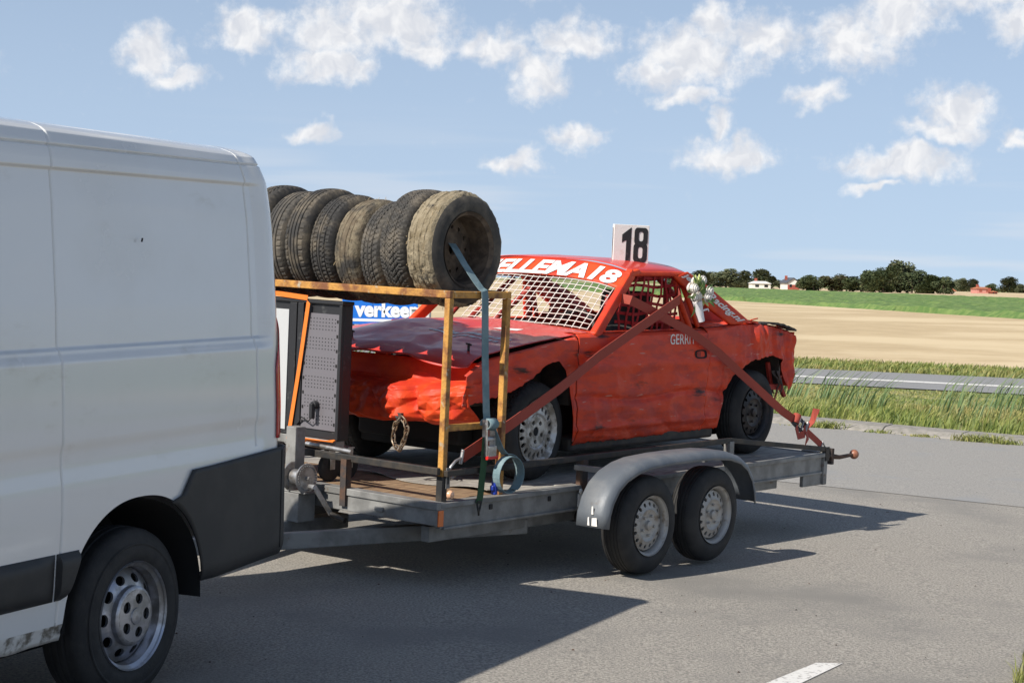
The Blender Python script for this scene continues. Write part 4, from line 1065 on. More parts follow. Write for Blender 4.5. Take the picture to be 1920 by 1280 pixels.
    mb = MB(); mb.grid(lambda u, v: ws(lerp(.715 + .02 * math.sin(v * 3), 1.0, u), lerp(.29, 1.81, v)), 6, 40); hd = build(mb, 'windscreen_header', 'car_red', r_, smooth='all', solid=.006)
    vs, fs = text_mesh('JELLEMA18', size=1.0, bold=.04, shear=.0, spacing=1.0); wx = max(v[0] for v in vs)
    mb = MB(); mb.add([(x, y, 0) for x, y in vs], fs); vv = []
    for x, y, _ in mb.v:
        t = lerp(1.50, .345, (x + .22 * (y - .35)) / wx); a = .748 + y / .72 * .205
        p = ws(a, t); vv.append((p[0] - .008, p[1], p[2] + .006))
    mb.v = vv; build(mb, 'lettering', 'paint_white', hd, solid=.001)
    for sg in (0, 1):
        m_ = (lambda p: p) if sg == 0 else (lambda p: (p[0], 2 * TC - p[1], p[2]))
        mb = MB(); mb.bar(m_((1.715, .275, 1.375)), m_((2.225, .360, 1.792)), .05, .075); mb.bar(m_((2.16, .35, 1.775)), m_((2.30, .362, 1.80)), .05, .04); build(mb, 'windscreen_pillar', 'car_red', r_, bevel=.012)
        # broad rear pillar
        up_ = [Vector((2.87, .345, 1.808)), Vector((3.10, .325, 1.715)), Vector((3.62, .275, 1.462))]; lo = [Vector((2.715, .350, 1.775)), Vector((2.96, .328, 1.635)), Vector((3.37, .282, 1.448))]
        def cp(u, v):
            def ev(L): return L[0].lerp(L[1], u / .35) if u < .35 else L[1].lerp(L[2], (u - .35) / .65)
            p = ev(lo).lerp(ev(up_), v); return m_((p.x, p.y + .012 * abs(v - .5) + crum(p.x, p.z, 0, 5, 2, .004), p.z))
        mb = MB(); mb.grid(cp, 40, 8); pl = build(mb, 'rear_pillar', 'car_red', r_, smooth=True, solid=.03)
        if sg == 0:
            vs, fs = text_mesh('jellemaRacing.nl', size=1.0, bold=.03); wx = max(v[0] for v in vs); mb = MB(); mb.add([(x, y, 0) for x, y in vs], fs)
            mb.v = [(lambda q: (q[0], q[1] - .019, q[2]))(cp(.03 + x / wx * .92,   .44 + y * .58)) for x, y, _ in mb.v]; build(mb, 'lettering', 'paint_white', pl, solid=.001)
        mb = MB(); mb.extrude([(2.98, 1.40), (3.62, 1.42), (3.60, 1.455), (3.30, 1.60), (3.08, 1.675)], .47, .476); mb.v = [m_(v) for v in mb.v]; build(mb, 'inner_panel', 'car_inner', r_)
        # rear shelf sheet below the pillar
        mb = MB(); mb.grid(lambda u, v: m_((lerp(3.03, 3.66, u), lerp(.30, .52, v), 1.438 + .02 * nz(u * 5, v * 3, 2) + .025 * v)), 16, 6); build(mb, 'rear_shelf', 'car_red', r_, smooth='all', solid=.004)
        mb = MB(); mb.tube([m_(p) for p in ((2.80, .40, 1.76), (2.84, .37, 1.60), (2.92, .33, 1.42))], .020, 10); mb.tube([m_(p) for p in ((2.88, .40, 1.74), (2.95, .36, 1.58), (3.02, .33, 1.43))], .016, 10); mb.bar(m_((2.84, .41, 1.76)), m_((2.95, .40, 1.42)), .05, .012, (0, 1, 0)); build(mb, 'door_post', 'car_red', r_, smooth=True, angle=40)
    # mesh wires on the driver's half
    mb = MB(); amax = .70; tl, tr_ = .335, 1.36
    def wp(a, t, k=0): p = ws(a, t); return (p[0] - .012 + .004 * nz(a * 6, t * 6, k), p[1], p[2] + .004 + .006 * nz(a * 5, t * 5, 3))
    for k in range(10):
        a = lerp(.03, amax, k / 9); mb.tube([wp(a + .01 * math.sin(i * .5), lerp(tl, tr_, i / 16)) for i in range(17)], .0034, 5)
    for k in range(19):
        t = lerp(tl, tr_, k / 18); mb.tube([wp(lerp(.02, amax + .01, i / 8), t) for i in range(9)], .0034, 5)
    build(mb, 'windscreen_mesh', 'wire_white', r_, smooth='all')
    # window net
    net = MB()
    for k in range(10):
        s = lerp(2.18, 2.84, k / 9); net.ribbon([(s + .012 * math.sin(q * 2 + k) - .035 * (1 - q / 6), .385 + .012 * math.sin(q + k * 2), lerp(1.385, 1.775, q / 6)) for q in range(7)], .021, (1, 0, 0), .003)
    for k in range(7):
        z = lerp(1.40, 1.765, k / 6); net.ribbon([(lerp(2.10 + .10 * k / 6, 2.85, q / 8), .392 + .010 * math.sin(q * 1.7 + k), z + .008 * math.sin(q * 1.3 + k)) for q in range(9)], .020, (0, 0, 1), .003)
    build(net, 'window_net', 'net_red', r_)
    # roll cage
    tubes = [[(2.80, .44, .90), (2.80, .46, 1.70), (2.80, .55, 1.77), (2.80, 1.55, 1.77), (2.80, 1.64, 1.70), (2.80, 1.66, .90)],
             [(1.88, .40, .95), (1.92, .40, 1.40), (2.28, .46, 1.74), (2.80, .50, 1.765)], [(1.88, 1.70, .95), (1.92, 1.70, 1.40), (2.28, 1.64, 1.74), (2.80, 1.60, 1.765)],
             [(1.90, .41, 1.36), (1.90, 1.69, 1.36)], [(2.26, .47, 1.745), (2.26, 1.63, 1.745)], [(2.80, .45, 1.0), (2.80, 1.60, 1.72)], [(1.95, .40, 1.30), (2.02, .385, 1.64)],
             [(2.80, .52, 1.75), (3.72, .55, 1.25)], [(2.80, 1.58, 1.75), (3.72, 1.55, 1.25)], [(2.80, 1.6, 1.0), (1.9, 1.70, 1.36)], [(2.80, 1.10, 1.36), (2.80, .45, 1.36)], [(1.92, 1.35, 1.36), (2.26, 1.1, 1.745)], [(2.0, 1.62, 1.36), (2.6, 1.65, 1.70)]]
    for tb in tubes:
        mb = MB(); mb.tube(tb, .022, 10); build(mb, 'cage_tube', 'car_inner', r_, smooth=True)
    # inside: floor, bulkheads, seat, wheel
    mb = MB(); mb.box((1.0, .50, .63), (4.05, 1.60, .98)); mb.box((.85, .62, .70), (.98, 1.48, .88)); build(mb, 'underbody', 'liner', r_, bevel=.02)
    mb = MB(); mb.box((1.52, .275, .655), (3.20, .50, .74)); mb.box((1.52, 1.60, .655), (3.20, 1.825, .74)); build(mb, 'sill_box', 'black_metal', r_, bevel=.02)
    for s in (1.50, 3.22, 4.10):
        mb = MB(); mb.box((s, .29, .95 if s != 4.10 else 1.0), (s + .02, 1.81, 1.36)); build(mb, 'bulkhead', 'black_metal', r_)
    mb = MB(); mb.box((.80, .50, .95), (1.5, 1.60, 1.18)); build(mb, 'engine_bay', 'black_metal', r_, bevel=.03)
    mb = MB(); mb.box((2.38, .58, 1.0), (2.75, 1.0, 1.12)); mb.grid(lambda u, v: (2.70 + .10 * v - .05 * math.sin(u * PI), lerp(.58, 1.0, u), lerp(1.10, 1.66, v)), 8, 8); build(mb, 'seat', 'black_metal', r_, smooth=True)
    mb = MB(); mb.tube([(2.18 + .05 * math.sin(a), .78 + .17 * math.cos(a), 1.36 + .16 * math.sin(a)) for a in np.linspace(0, 2 * PI, 25)[:-1]], .014, 8, closed=True); mb.tube([(2.18, .62, 1.36), (2.18, .94, 1.36)], .010, 6); mb.tube([(2.18, .78, 1.36), (1.92, .78, 1.28)], .02, 8); build(mb, 'steering_wheel', 'black_metal', r_, smooth=True)
    mb = MB(); mb.box((1.80, .95, 1.36), (1.98, 1.30, 1.44)); build(mb, 'instrument_box', 'mudguard_grey', r_, bevel=.01)
    # boot lid with a lifted black edge, rear panel and torn sheet metal
    mb = MB(); mb.grid(lambda u, v: (lerp(3.60, 4.26, u), lerp(.33, 1.77, v), 1.452 - .045 * u * u + .02 * nz(u * 4, v * 6, 3)), 20, 30); bl = build(mb, 'boot_lid', 'car_red', r_, smooth=True, solid=.006)
    mb = MB(); mb.grid(lambda u, v: (lerp(3.78, 4.30, u), lerp(.27, .345, v) + .01 * nz(u * 7, 0, 1), 1.452 + .010 * math.sin(u * 3) - .055 * u ** 2 + .012 * nz(u * 12, 0, 8)), 24, 2); build(mb, 'boot_seal', 'black_metal', bl, solid=.014)
    mb = MB(); mb.grid(lambda u, v: (4.27 + .03 * nz(u * 4, v * 4, 6), lerp(.27, 1.83, u), lerp(.98, 1.385, v)), 40, 16); build(mb, 'rear_panel', 'car_scuffed', r_, smooth=True, solid=.005)
    rs = random.Random(5)
    for k in range(9):
        s = rs.uniform(4.02, 4.22); z = rs.uniform(1.02, 1.15); t = rs.uniform(.27, .42); L_ = rs.uniform(.08, .20); w = rs.uniform(.02, .05)
        mb = MB(); mb.grid(lambda u, v: (s + (v - .5) * w * (1 - .7 * u) + .03 * u * rs.uniform(-.2, .2) + .02 * u, t + .02 * math.sin(u * 4 + k), z - L_ * u), 5, 2); build(mb, 'torn_strip', 'rust_dark' if k % 3 else 'car_inner', r_, solid=.004)
    mb = MB(); mb.bar((3.98, .33, .985), (4.20, .32, .965), .05, .04); mb.bar((4.19, .32, .97), (4.235, .31, .90), .03, .03); mb.bar((4.10, .35, .97), (4.05, .36, 1.16), .03, .03); build(mb, 'bumper_bracket', 'car_inner', r_, bevel=.006)
    mb = MB(); mb.bar((3.60, .30, 1.475), (3.72, .285, 1.462), .05, .012); mb.bar((3.66, .29, 1.478), (3.74, .28, 1.49), .008, .008); build(mb, 'bent_bracket', 'car_red', r_)
    # wheels
    X = Matrix.Translation(Vector(org)); ZC = .802; RT = .303
    for t, flip in ((.285, False), (2 * TC - .285, True)):
        steel_wheel(r_, 3.79, t, ZC, RT, .188, .20, flip, 'rim_black', 'rubber', 14)
        mb = MB(); tf = tread_fn(1, 3); plain_tyre(mb, RT, .196, .20, 200, tf, 28); ty = build(mb, 'tyre', 'rubber', r_, smooth=True, angle=28); ty.data.transform(X)
        mb = MB(); R0 = .196
        mb.lathe([(R0 + .002, .012), (R0 + .010, -.004), (R0 + .004, .004), (R0 - .008, .010), (R0 - .016, .02), (R0 - .018, .06), (R0 - .02, .17)], 90, disp=lambda a, y, r, j: (-.010 * (1 + nz(math.cos(a) * 5, math.sin(a) * 5, 2)) if j < 5 and math.cos(a - .45) > .72 else 0))
        sector_plate(mb, 20, .118, .180, .021, .0125, lambda r: .012 + .012 * (r - .118) / .06)
        mb.lathe([(.118, .012), (.112, .010), (.100, .018), (.096, .016)], 60)
        sector_plate(mb, 5, .030, .096, .0145, .0145, lambda r: .016)
        mb.lathe([(.030, .016), (.028, .022)], 30)
        al = build(mb, 'alloy_rim', 'rim_alloy', ty, smooth=True, angle=40); al.data.transform(X)
        mb = MB(); mb.lathe([(.176, .055), (.1, .05), (0, .045)], 40); mb.lathe([(.027, .024), (.02, .02), (0, .019)], 20); dk = build(mb, 'brake_disc', 'liner', ty); dk.data.transform(X)
        ty.location = Vector((1.20, t, ZC)) - Vector(org); ty.rotation_euler = (0, 0.4, (PI if flip else 0) + .05)
    # number fin on the roof
    mb = MB(); fin = Matrix.Translation((2.54, .60, 0)) @ Matrix.Rotation(R_(-31), 4, 'Z') @ Matrix.Diagonal((.76, .8, 1, 1)) @ Matrix.Translation((-2.54, -.60, 0))
    def finb(mb, *a_, **k_): mb.v = [tuple(fin @ Vector(v)) for v in mb.v]; return build(mb, *a_, **k_)
    mb.box((2.365, .572, 1.846), (2.712, .607, 2.113)); nb = finb(mb, 'number_box', 'paint_white', r_, bevel=.003)
    def rrect(cx, cz, hw, hh, rad, n=6):
        out = []
        for (qx, qz, a0) in ((1, 1, 0), (-1, 1, PI / 2), (-1, -1, PI), (1, -1, 3 * PI / 2)):
            for i in range(n + 1):
                a = a0 + PI / 2 * i / n; out.append((cx + qx * (hw - rad) + rad * math.cos(a), cz + qz * (hh - rad) + rad * math.sin(a)))
        return out
    def ring(mb, o, i, y):
        n = len(o); mb.add([(x, y, z) for x, z in o] + [(x, y, z) for x, z in i], [(k, (k + 1) % n, n + (k + 1) % n, n + k) for k in range(n)])
    tf_ = .5700
    mb = MB(); bx_, w8 = 2.630, .066
    ring(mb, rrect(bx_, 2.036, w8, .060, .03), rrect(bx_, 2.036, .022, .032, .018), tf_ - .0012); ring(mb, rrect(bx_ - .002, 1.926, w8 + .002, .066, .032), rrect(bx_ - .002, 1.926, .022, .038, .018), tf_)
    finb(mb, 'digit_eight', 'paint_black', nb, solid=.0006)
    one_ = [(2.485, 1.866), (2.532, 1.866), (2.535, 2.094), (2.530, 2.094), (2.445, 2.045), (2.445, 1.990), (2.487, 2.008)]
    mb = MB(); mb.extrude(one_, tf_ - .0004, tf_ + .0006); finb(mb, 'digit_one', 'paint_black', nb)
    # far face and front edge carry the number too
    mb = MB(); mb.add([(2.363, t, z) for t, z in ((.585, 1.87), (.593, 1.87), (.595, 2.09), (.587, 2.09), (.581, 2.03), (.583, 1.96))], [(0, 1, 2, 3, 4, 5)]); finb(mb, 'digit_edge', 'paint_black', nb, solid=.0008)
    return r_
make_car()

# ------------------------------------------------------------------ red lashing straps, bouquet
def make_straps():
    r_ = root('front_lashing_strap', T, (.2, .05, .7), 'red lashing strap rising from the front deck hook over the front wheel', 'strap', 'red lashing straps')
    pts = [(.293, .12, .725), (.70, .09, .902), (1.167, .11, 1.085), (1.654, .18, 1.264), (2.317, .205, 1.516), (2.633, .235, 1.626), (2.78, .36, 1.675)]
    mb = MB(); mb.ribbon(pts, .072, (0, -.1, 1), .004); build(mb, 'webbing', 'strap_red', r_)
    mb = MB(); mb.tube([(.275, .12, .685), (.292, .12, .765)], .010, 8); mb.tube([(.28, .12, .72), (.23, .12, .705), (.19, .12, .675), (.17, .12, .635), (.19, .12, .61), (.23, .12, .62)], .008, 8); build(mb, 'hook', 'steel', r_, smooth=True)
    mb = MB(); mb.ribbon([(.40, .07, .93), (.43, .06, .86), (.46, .06, .79), (.45, .065, .72)], .05, (1, 0, 0), .004); build(mb, 'loose_end', 'strap_red', r_)
    r2 = root('rear_lashing_strap', T, (4.3, .02, .5), 'red ratchet strap running from the side window down to the rear deck corner', 'strap', 'red lashing straps')
    pts = [(2.045, .345, 1.632), (2.07, .246, 1.616), (2.338, .225, 1.533), (2.75, .208, 1.403), (3.09, .192, 1.259), (3.337, .16, 1.114), (3.77, .05, .832), (3.90, .035, .775)]
    mb = MB(); mb.ribbon(pts, .060, (0, -.1, 1), .004); build(mb, 'webbing', 'strap_red', r2)
    d = Vector((4.33, .01, .53)) - Vector((3.93, .045, .775)); d.normalize(); n_ = Vector((0, -1, 0)); k = d.cross(n_).normalized()
    o = Vector((3.95, .04, .762))
    mb = MB()
    for sg in (-1, 1): mb.bar(o + k * .034 * sg - d * .03, o + k * .034 * sg + d * .16, .004, .045, (0, -1, 0))
    mb.tube([o + d * .02 - k * .04 + n_ * .012, o + d * .02 + k * .04 + n_ * .012], .012, 8); mb.tube([o + d * .12 - k * .05 + n_ * .02, o + d * .12 + k * .05 + n_ * .02], .014, 8); mb.tube([o + d * .07 - k * .04 + n_ * .018, o + d * .07 + k * .04 + n_ * .018], .008, 8)
    build(mb, 'ratchet', 'steel', r2, bevel=.002)
    mb = MB(); mb.lathe([(.030, -.035), (.030, .035)], 16); q = k.to_track_quat('Y', 'Z').to_matrix()
    mb.v = [tuple(o - d * .02 + n_ * .012 + q @ Vector(v)) for v in mb.v]; build(mb, 'webbing_roll', 'strap_red', r2, smooth=True)
    mb = MB(); mb.ribbon([o + d * .13, o + d * .13 + n_ * .03 + Vector((.04, -.01, .05)), o + d * .1 + Vector((.10, -.05, .12)), o + d * .1 + Vector((.13, -.06, .105))], .05, k, .004)
    mb.ribbon([o + d * .11 + n_ * .02, o + d * .06 + n_ * .05 + Vector((-.02, 0, -.07)), o + d * .02 + n_ * .05 + Vector((-.06, 0, -.10)), o - d * .03 + n_ * .05 + Vector((-.05, 0, -.055))], .055, (.4, .2, 1), .004)
    mb.ribbon([o + d * .11 + n_ * .02, o + d * .10 + n_ * .05 + Vector((.0, 0, -.08)), o + d * .08 + n_ * .05 + Vector((-.01, 0, -.13))], .055, (1, .3, .3), .004); build(mb, 'loose_tail', 'strap_red', r2)
    mb = MB(); mb.ribbon([o + d * .15, Vector((4.305, .012, .560))], .05, k, .004); build(mb, 'short_webbing', 'strap_red', r2)
    mb = MB(); e = Vector((4.305, .012, .56)); mb.tube([e - k * .03, e + k * .03], .007, 8); mb.tube([e + k * .028, e + d * .05 + k * .012, e + d * .07, e + d * .06 - k * .02], .006, 8); mb.tube([e - k * .028, e + d * .05 - k * .012, e + d * .07], .006, 8); build(mb, 'hook', 'steel', r2, smooth=True)
    # bouquet tied to the post
    bq = root('bouquet', T, (2.78, .22, 1.55), 'white rose bouquet with green leaves tied to the car window frame', 'bouquet')
    rs = random.Random(4); c0 = Vector((2.765, .200, 1.665))
    for k in range(10):
        dx, dz = ([(-.07, -.02), (-.005, -.015), (.06, -.02), (-.035, .035), (.035, .045), (.05, .085), (-.075, .035), (.09, .02), (.0, .075), (.02, -.05), (-.045, -.055)] + [(.075, .055), (-.10, .005), (.045, -.05), (-.055, .075), (.10, .06), (-.02, .11)])[k]
        p = c0 + Vector((dx * 1.12, rs.uniform(-.06, .02), dz * 1.1)); mb = MB(); R0 = rs.uniform(.030, .039); mb.grid(lambda u, v: (lambda a, b, k: (p.x + k * math.cos(a) * math.cos(b), p.y + k * math.sin(a) * math.cos(b), p.z + k * math.sin(b)))(2 * PI * u, PI * (v - .5), R0 * (.70 + .05 * math.sin(3 * 2 * PI * u + 9 * v) * math.sin(PI * v))), 14, 8)
        for ringi, (rr, h) in enumerate(((1.0, .6), (.75, .85), (.45, 1.0))):
            npet = 6 - ringi
            for j in range(npet):
                a = 2 * PI * j / npet + ringi * .6
                def pet(u, v):
                    aa = a + (u - .5) * 1.7; r1 = R0 * .95 * rr * math.sin(.35 + 1.25 * v) * (1 + .15 * math.sin(u * PI)); hh = R0 * (-.7 + 1.5 * v * h)
                    return (p.x + r1 * math.cos(aa), p.y - hh, p.z + r1 * math.sin(aa))
                mb.grid(pet, 4, 4)
        build(mb, 'rose', 'petal', bq, smooth='all')
    for k in range(34):
        a = rs.uniform(0, 2 * PI); L_ = rs.uniform(.05, .10); rr_ = rs.uniform(.02, .085); p = c0 + Vector((math.cos(a) * rr_, rs.uniform(-.065, .0), math.sin(a) * rr_ * .9)); dv = Vector((math.cos(a), rs.uniform(-.5, .1), math.sin(a))).normalized(); sd = dv.cross(Vector((0, 1, 0))).normalized()
        mb = MB(); mb.grid(lambda u, v: tuple(p + dv * L_ * u + sd * (v - .5) * .024 * math.sin(PI * min(.98, u * .95 + .04)) + Vector((0, -.012 * math.sin(u * PI), 0))), 5, 2); build(mb, 'leaf', 'flower_leaf' if k % 4 else 'bud', bq, smooth='all')
    for k in range(4):
        a = [1.9, .9, 1.5, .3][k]; p = c0 + Vector((math.cos(a) * .05, -.02, math.sin(a) * .06)); q = c0 + Vector((math.cos(a) * .125, -.02, math.sin(a) * .135)); mb = MB(); mb.tube([p, p.lerp(q, .6), q], [.004, .012, .004], 6); build(mb, 'bud', 'bud', bq, smooth=True)
    mb = MB(); mb.tube([c0 + Vector((.015, -.01, -.05)), c0 + Vector((.035, -.015, -.11)), c0 + Vector((.062, -.02, -.185))], [.034, .027, .024], 12); build(mb, 'ribbon_handle', 'ribbon', bq, smooth=True)
    mb = MB(); mb.ribbon([c0 + Vector((.04, -.045, -.11)), c0 + Vector((.09, -.05, -.10)), c0 + Vector((.12, -.04, -.115))], .012, (0, 0, 1), .002); build(mb, 'ribbon_tail', 'ribbon', bq)
make_straps()

# ------------------------------------------------------------------ roadside sign and box
def make_sign():
    Y = 25.6; sx = Y / FPX
    x0, x1 = (640 - 960) * sx, (782 - 960) * sx
    zh = lambda y, x: CAM_H - (y - (519 + .024 * (x - 960))) * sx
    zb = zh(609, 720)
    r_ = root('road_sign', W, ((x0 + x1) / 2, Y, 0), 'blue road sign with white lettering behind the car bonnet', 'sign')
    mb = MB(); mb.box((x0, Y, zb), (x1, Y + .03, zb + .95)); bd = build(mb, 'board', 'sign_blue', r_, bevel=.006)
    mb = MB(); mb.box((x0 + .01, Y - .004, zb + .045), (x1 - .01, Y - .001, zb + .085)); build(mb, 'border', 'sign_white', bd); mb = MB(); mb.box((x0 + .01, Y - .004, zb + .87), (x1 - .01, Y - .001, zb + .91)); build(mb, 'border', 'sign_white', bd)
    vs, fs = text_mesh('verkeer', bold=.045); wx = max(v[0] for v in vs); xa = (666 - 960) * sx; xb = (790 - 960) * sx
    mb = MB(); mb.add([(xa + x / wx * (xb - xa - .06), Y - .004, zb + .125 + y * .30) for x, y in vs], fs); build(mb, 'lettering', 'sign_white', bd, solid=.002)
    for x in (x0 + .15, x1 - .15):
        mb = MB(); mb.tube([(x, Y + .06, gz(x, Y) - .1), (x, Y + .06, zb + .9)], .03, 10); build(mb, 'post', 'steel', r_, smooth=True)
    xb0, xb1 = (770 - 960) * sx * .96, (806 - 960) * sx * .96; Y2 = Y * .96
    r2 = root('utility_box', W, ((xb0 + xb1) / 2, Y2, 0), 'pale grey roadside utility box beside the blue sign', 'utility box')
    zt = CAM_H - (580 - 514) * sx * .96
    mb = MB(); mb.box((xb0, Y2, gz(xb0, Y2) - .02), (xb1, Y2 + .2, zt)); b = build(mb, 'housing', 'util_grey', r2, bevel=.012)
    mb = MB(); mb.box((xb0 - .015, Y2 - .02, zt), (xb1 + .015, Y2 + .22, zt + .025)); build(mb, 'lid', 'house_white', r2, bevel=.006)
    mb = MB(); mb.box((xb0 + .02, Y2 - .006, zt - .5), (xb1 - .02, Y2 - .001, zt - .05)); build(mb, 'door', 'house_white', r2, bevel=.004)
make_sign()

# ------------------------------------------------------------------ vegetation and far buildings
def blades(name, mat, pos, hgt, wid, lean, label, spread=.5, parent=None):
    n = len(pos); pos = np.asarray(pos, float)
    a = rng.uniform(0, 2 * PI, n); h = hgt; w = wid
    side = np.stack([np.cos(a), np.sin(a), np.zeros(n)], 1) * w[:, None] / 2
    ln = np.stack([lean[:, 0] + rng.normal(0, spread * .35, n), lean[:, 1] + rng.normal(0, spread * .35, n), np.zeros(n)], 1) * h[:, None]
    upv = np.stack([np.zeros(n), np.zeros(n), h], 1)
    p1 = pos + upv * .55 + ln * .30; p2 = pos + upv * .95 + ln
    V_ = np.stack([pos - side, pos + side, p1 + side * .8, p1 - side * .8, p2], 1).reshape(-1, 3)
    idx = np.arange(n) * 5
    me = bpy.data.meshes.new(name); me.vertices.add(n * 5); me.vertices.foreach_set('co', V_.astype(np.float32).ravel())
    loops = np.stack([idx, idx + 1, idx + 2, idx + 3, idx + 3, idx + 2, idx + 4], 1).ravel()
    me.loops.add(n * 7); me.loops.foreach_set('vertex_index', loops.astype(np.int32))
    me.polygons.add(n * 2)
    st = np.stack([np.arange(n) * 7, np.arange(n) * 7 + 4], 1).ravel(); me.polygons.foreach_set('loop_start', st.astype(np.int32))
    me.update(calc_edges=True); me.validate(); me.materials.append(M[mat])
    o = bpy.data.objects.new(name, me); C.objects.link(o); o.parent = parent
    o['kind'] = 'stuff'
    if label: o['label'] = label
    return o
def scatter(n, e0, e1, n0, n1):
    e = rng.uniform(e0, e1, n); q = rng.uniform(n0, n1, n)
    x = DV.x * e + NV.x * q; y = DV.y * e + NV.y * q
    z = np.array([gz(a, b) for a, b in zip(x, y)]); return np.stack([x, y, z], 1), q
n = 52000; p, q = scatter(n, -24, 1, 22.92, 32.9)
clump = np.array([noise.noise(Vector((a * .9, b * .9, 0))) for a, b, _ in p])
h = rng.uniform(.08, .23, n) * (1 + .5 * clump) * np.clip((q - 22.7) / 1.2, .35, 1) * np.clip((30.5 - q) / 5, .22, 1)
blades('verge_grass', 'grass_blade', p, h, rng.uniform(.012, .03, n), np.tile([.35, 0.1], (n, 1)), 'long yellow green grass on the verge behind the kerb', .9)['category'] = 'grass'
n = 4600; p, q = scatter(n, -24, 1, 25.4, 28.6)
clump = np.array([noise.noise(Vector((a * .55, b * .55, 4))) for a, b, _ in p]); keep = clump > -.02
p = p[keep]; n = len(p); h = rng.uniform(.32, .72, n) * (1 + .6 * clump[keep])
blades('reed_grass', 'reed_blade', p, h, rng.uniform(.014, .03, n), np.tile([.62, .05], (n, 1)), 'tall wind blown blue green reeds along the ditch', .35)['category'] = 'reeds'
n = 26000; p, q = scatter(n, -30, 8, 39.2, 43.4); h = rng.uniform(.06, .17, n)
blades('far_verge_grass', 'grass_blade', p, h, rng.uniform(.025, .05, n), np.tile([.3, 0], (n, 1)), 'low grass strip between the second road and the stubble field', .9)['category'] = 'grass'
n = 5200; x = rng.uniform(2.25, 3.6, n); y = rng.uniform(6.9, 8.55, n)
k = (x - 2.24) - .35 * np.clip(y - 7.9, 0, 1) + .1 * np.array([noise.noise(Vector((a * 3, b * 3, 1))) for a, b in zip(x, y)]); k = k > .08
p = np.stack([x, y, np.array([gz(a, b) for a, b in zip(x, y)])], 1)[k]; n = len(p)
blades('corner_grass', 'grass_blade', p, rng.uniform(.03, .13, n), rng.uniform(.004, .010, n), np.tile([-.1, 0], (n, 1)), 'short weedy grass at the near edge of the road', 1.2)['category'] = 'grass'
# weeds growing in the joint of the kerb: each one a plant
WEEDS = [(1872, 812, .34, .16, 'broad green weed at the kerb foot nearest the right edge'), (1590, 795, .26, .16, 'grassy weed tuft in the kerb joint right of the ratchet strap'), (1555, 797, .30, .08, 'low creeping weed left of the tuft in the kerb joint'),
         (1682, 803, .16, .07, 'tiny weed at the kerb foot in the middle'), (1755, 808, .22, .06, 'small sparse weed at the kerb foot between the tiny one and the broad one'), (1905, 820, .2, .10, 'small weed beside the broad green one at the picture edge')]
for (wx_, wy_, wd, ht, lab) in WEEDS:
    d = px_dir(wx_, wy_); k = -(CAM_H + .14) / d.z; x, y = d.x * k, d.y * k
    # slide onto the foot of the kerb
    nn = x * NV.x + y * NV.y; ee = x * DV.x + y * DV.y; x, y = en(ee, 22.24)
    nb_ = int(260 * wd / .3); pp = np.stack([rng.normal(x, wd * .5, nb_), rng.normal(y, .05, nb_), np.full(nb_, gz(x, y))], 1)
    o = root('kerb_weed', W, (x, y, gz(x, y)), lab, 'weed', 'weeds along the kerb')
    blades('leaf_tuft', 'grass_blade', pp - np.array([x, y, gz(x, y)]), rng.uniform(.3, .8, nb_) * ht, rng.uniform(.01, .022, nb_), np.zeros((nb_, 2)), None, 1.8, o)

# loose grit lying on the near road
gm = MB()
for k in range(420):
    y = 5.5 + 12 * random.random() ** 1.3; x = random.uniform(-.42, .42) * y + .6; s = random.uniform(.003, .009); z = gz(x, y); a = random.uniform(0, 3)
    c_, s_ = math.cos(a) * s, math.sin(a) * s
    gm.add([(x - c_, y - s_, z + .001), (x + s_, y - c_, z + .001), (x + c_, y + s_, z + .001), (x - s_, y + c_, z + .001), (x, y, z + s * .9)], [(0, 1, 4), (1, 2, 4), (2, 3, 4), (3, 0, 4)])
go = build(gm, 'road_grit', 'rust_dark', None); go['kind'] = 'stuff'; go['label'] = 'small dark grit scattered over the near road'; go['category'] = 'grit'

# crop of low green plants beyond the stubble
def crop():
    mb = MB()
    a0, a1 = Vector((24.5, 178)), Vector((34.5, 109)); b0, b1 = Vector((60, 430)), Vector((86, 285))
    def f(u, v):
        k = lerp(-4.0, 3.4, u)
        # near and far borders of the field run almost along the road
        pn = a0.lerp(a1, .5) + Vector((1.0, -.50)).normalized() * (k * 60) if False else None
        A = Vector((24.5, 178)); B = Vector((34.5, 109)); Cc = Vector((66, 440)); D = Vector((90, 300))
        kk = lerp(-2.2, 2.6, u)
        n_ = A + (B - A) * kk; fpt = Cc + (D - Cc) * kk
        p = n_.lerp(fpt, v)
        h = .40 + .22 * nz(p.x * .7, p.y * .25, 1) + .15 * nz(p.x * 2.3, p.y * .6, 4)
        if v < .004 or v > .996: h = -.05
        return (p.x + .8 * nz(u * 60, v * 40, 2), p.y + 2.0 * nz(u * 55, v * 30, 7), -.22 + h)
    mb.grid(f, 260, 150); o = build(mb, 'crop_field', 'crop', None, smooth=False); o['kind'] = 'stuff'; o['label'] = 'low green crop growing beyond the stubble'; o['category'] = 'crop'
crop()

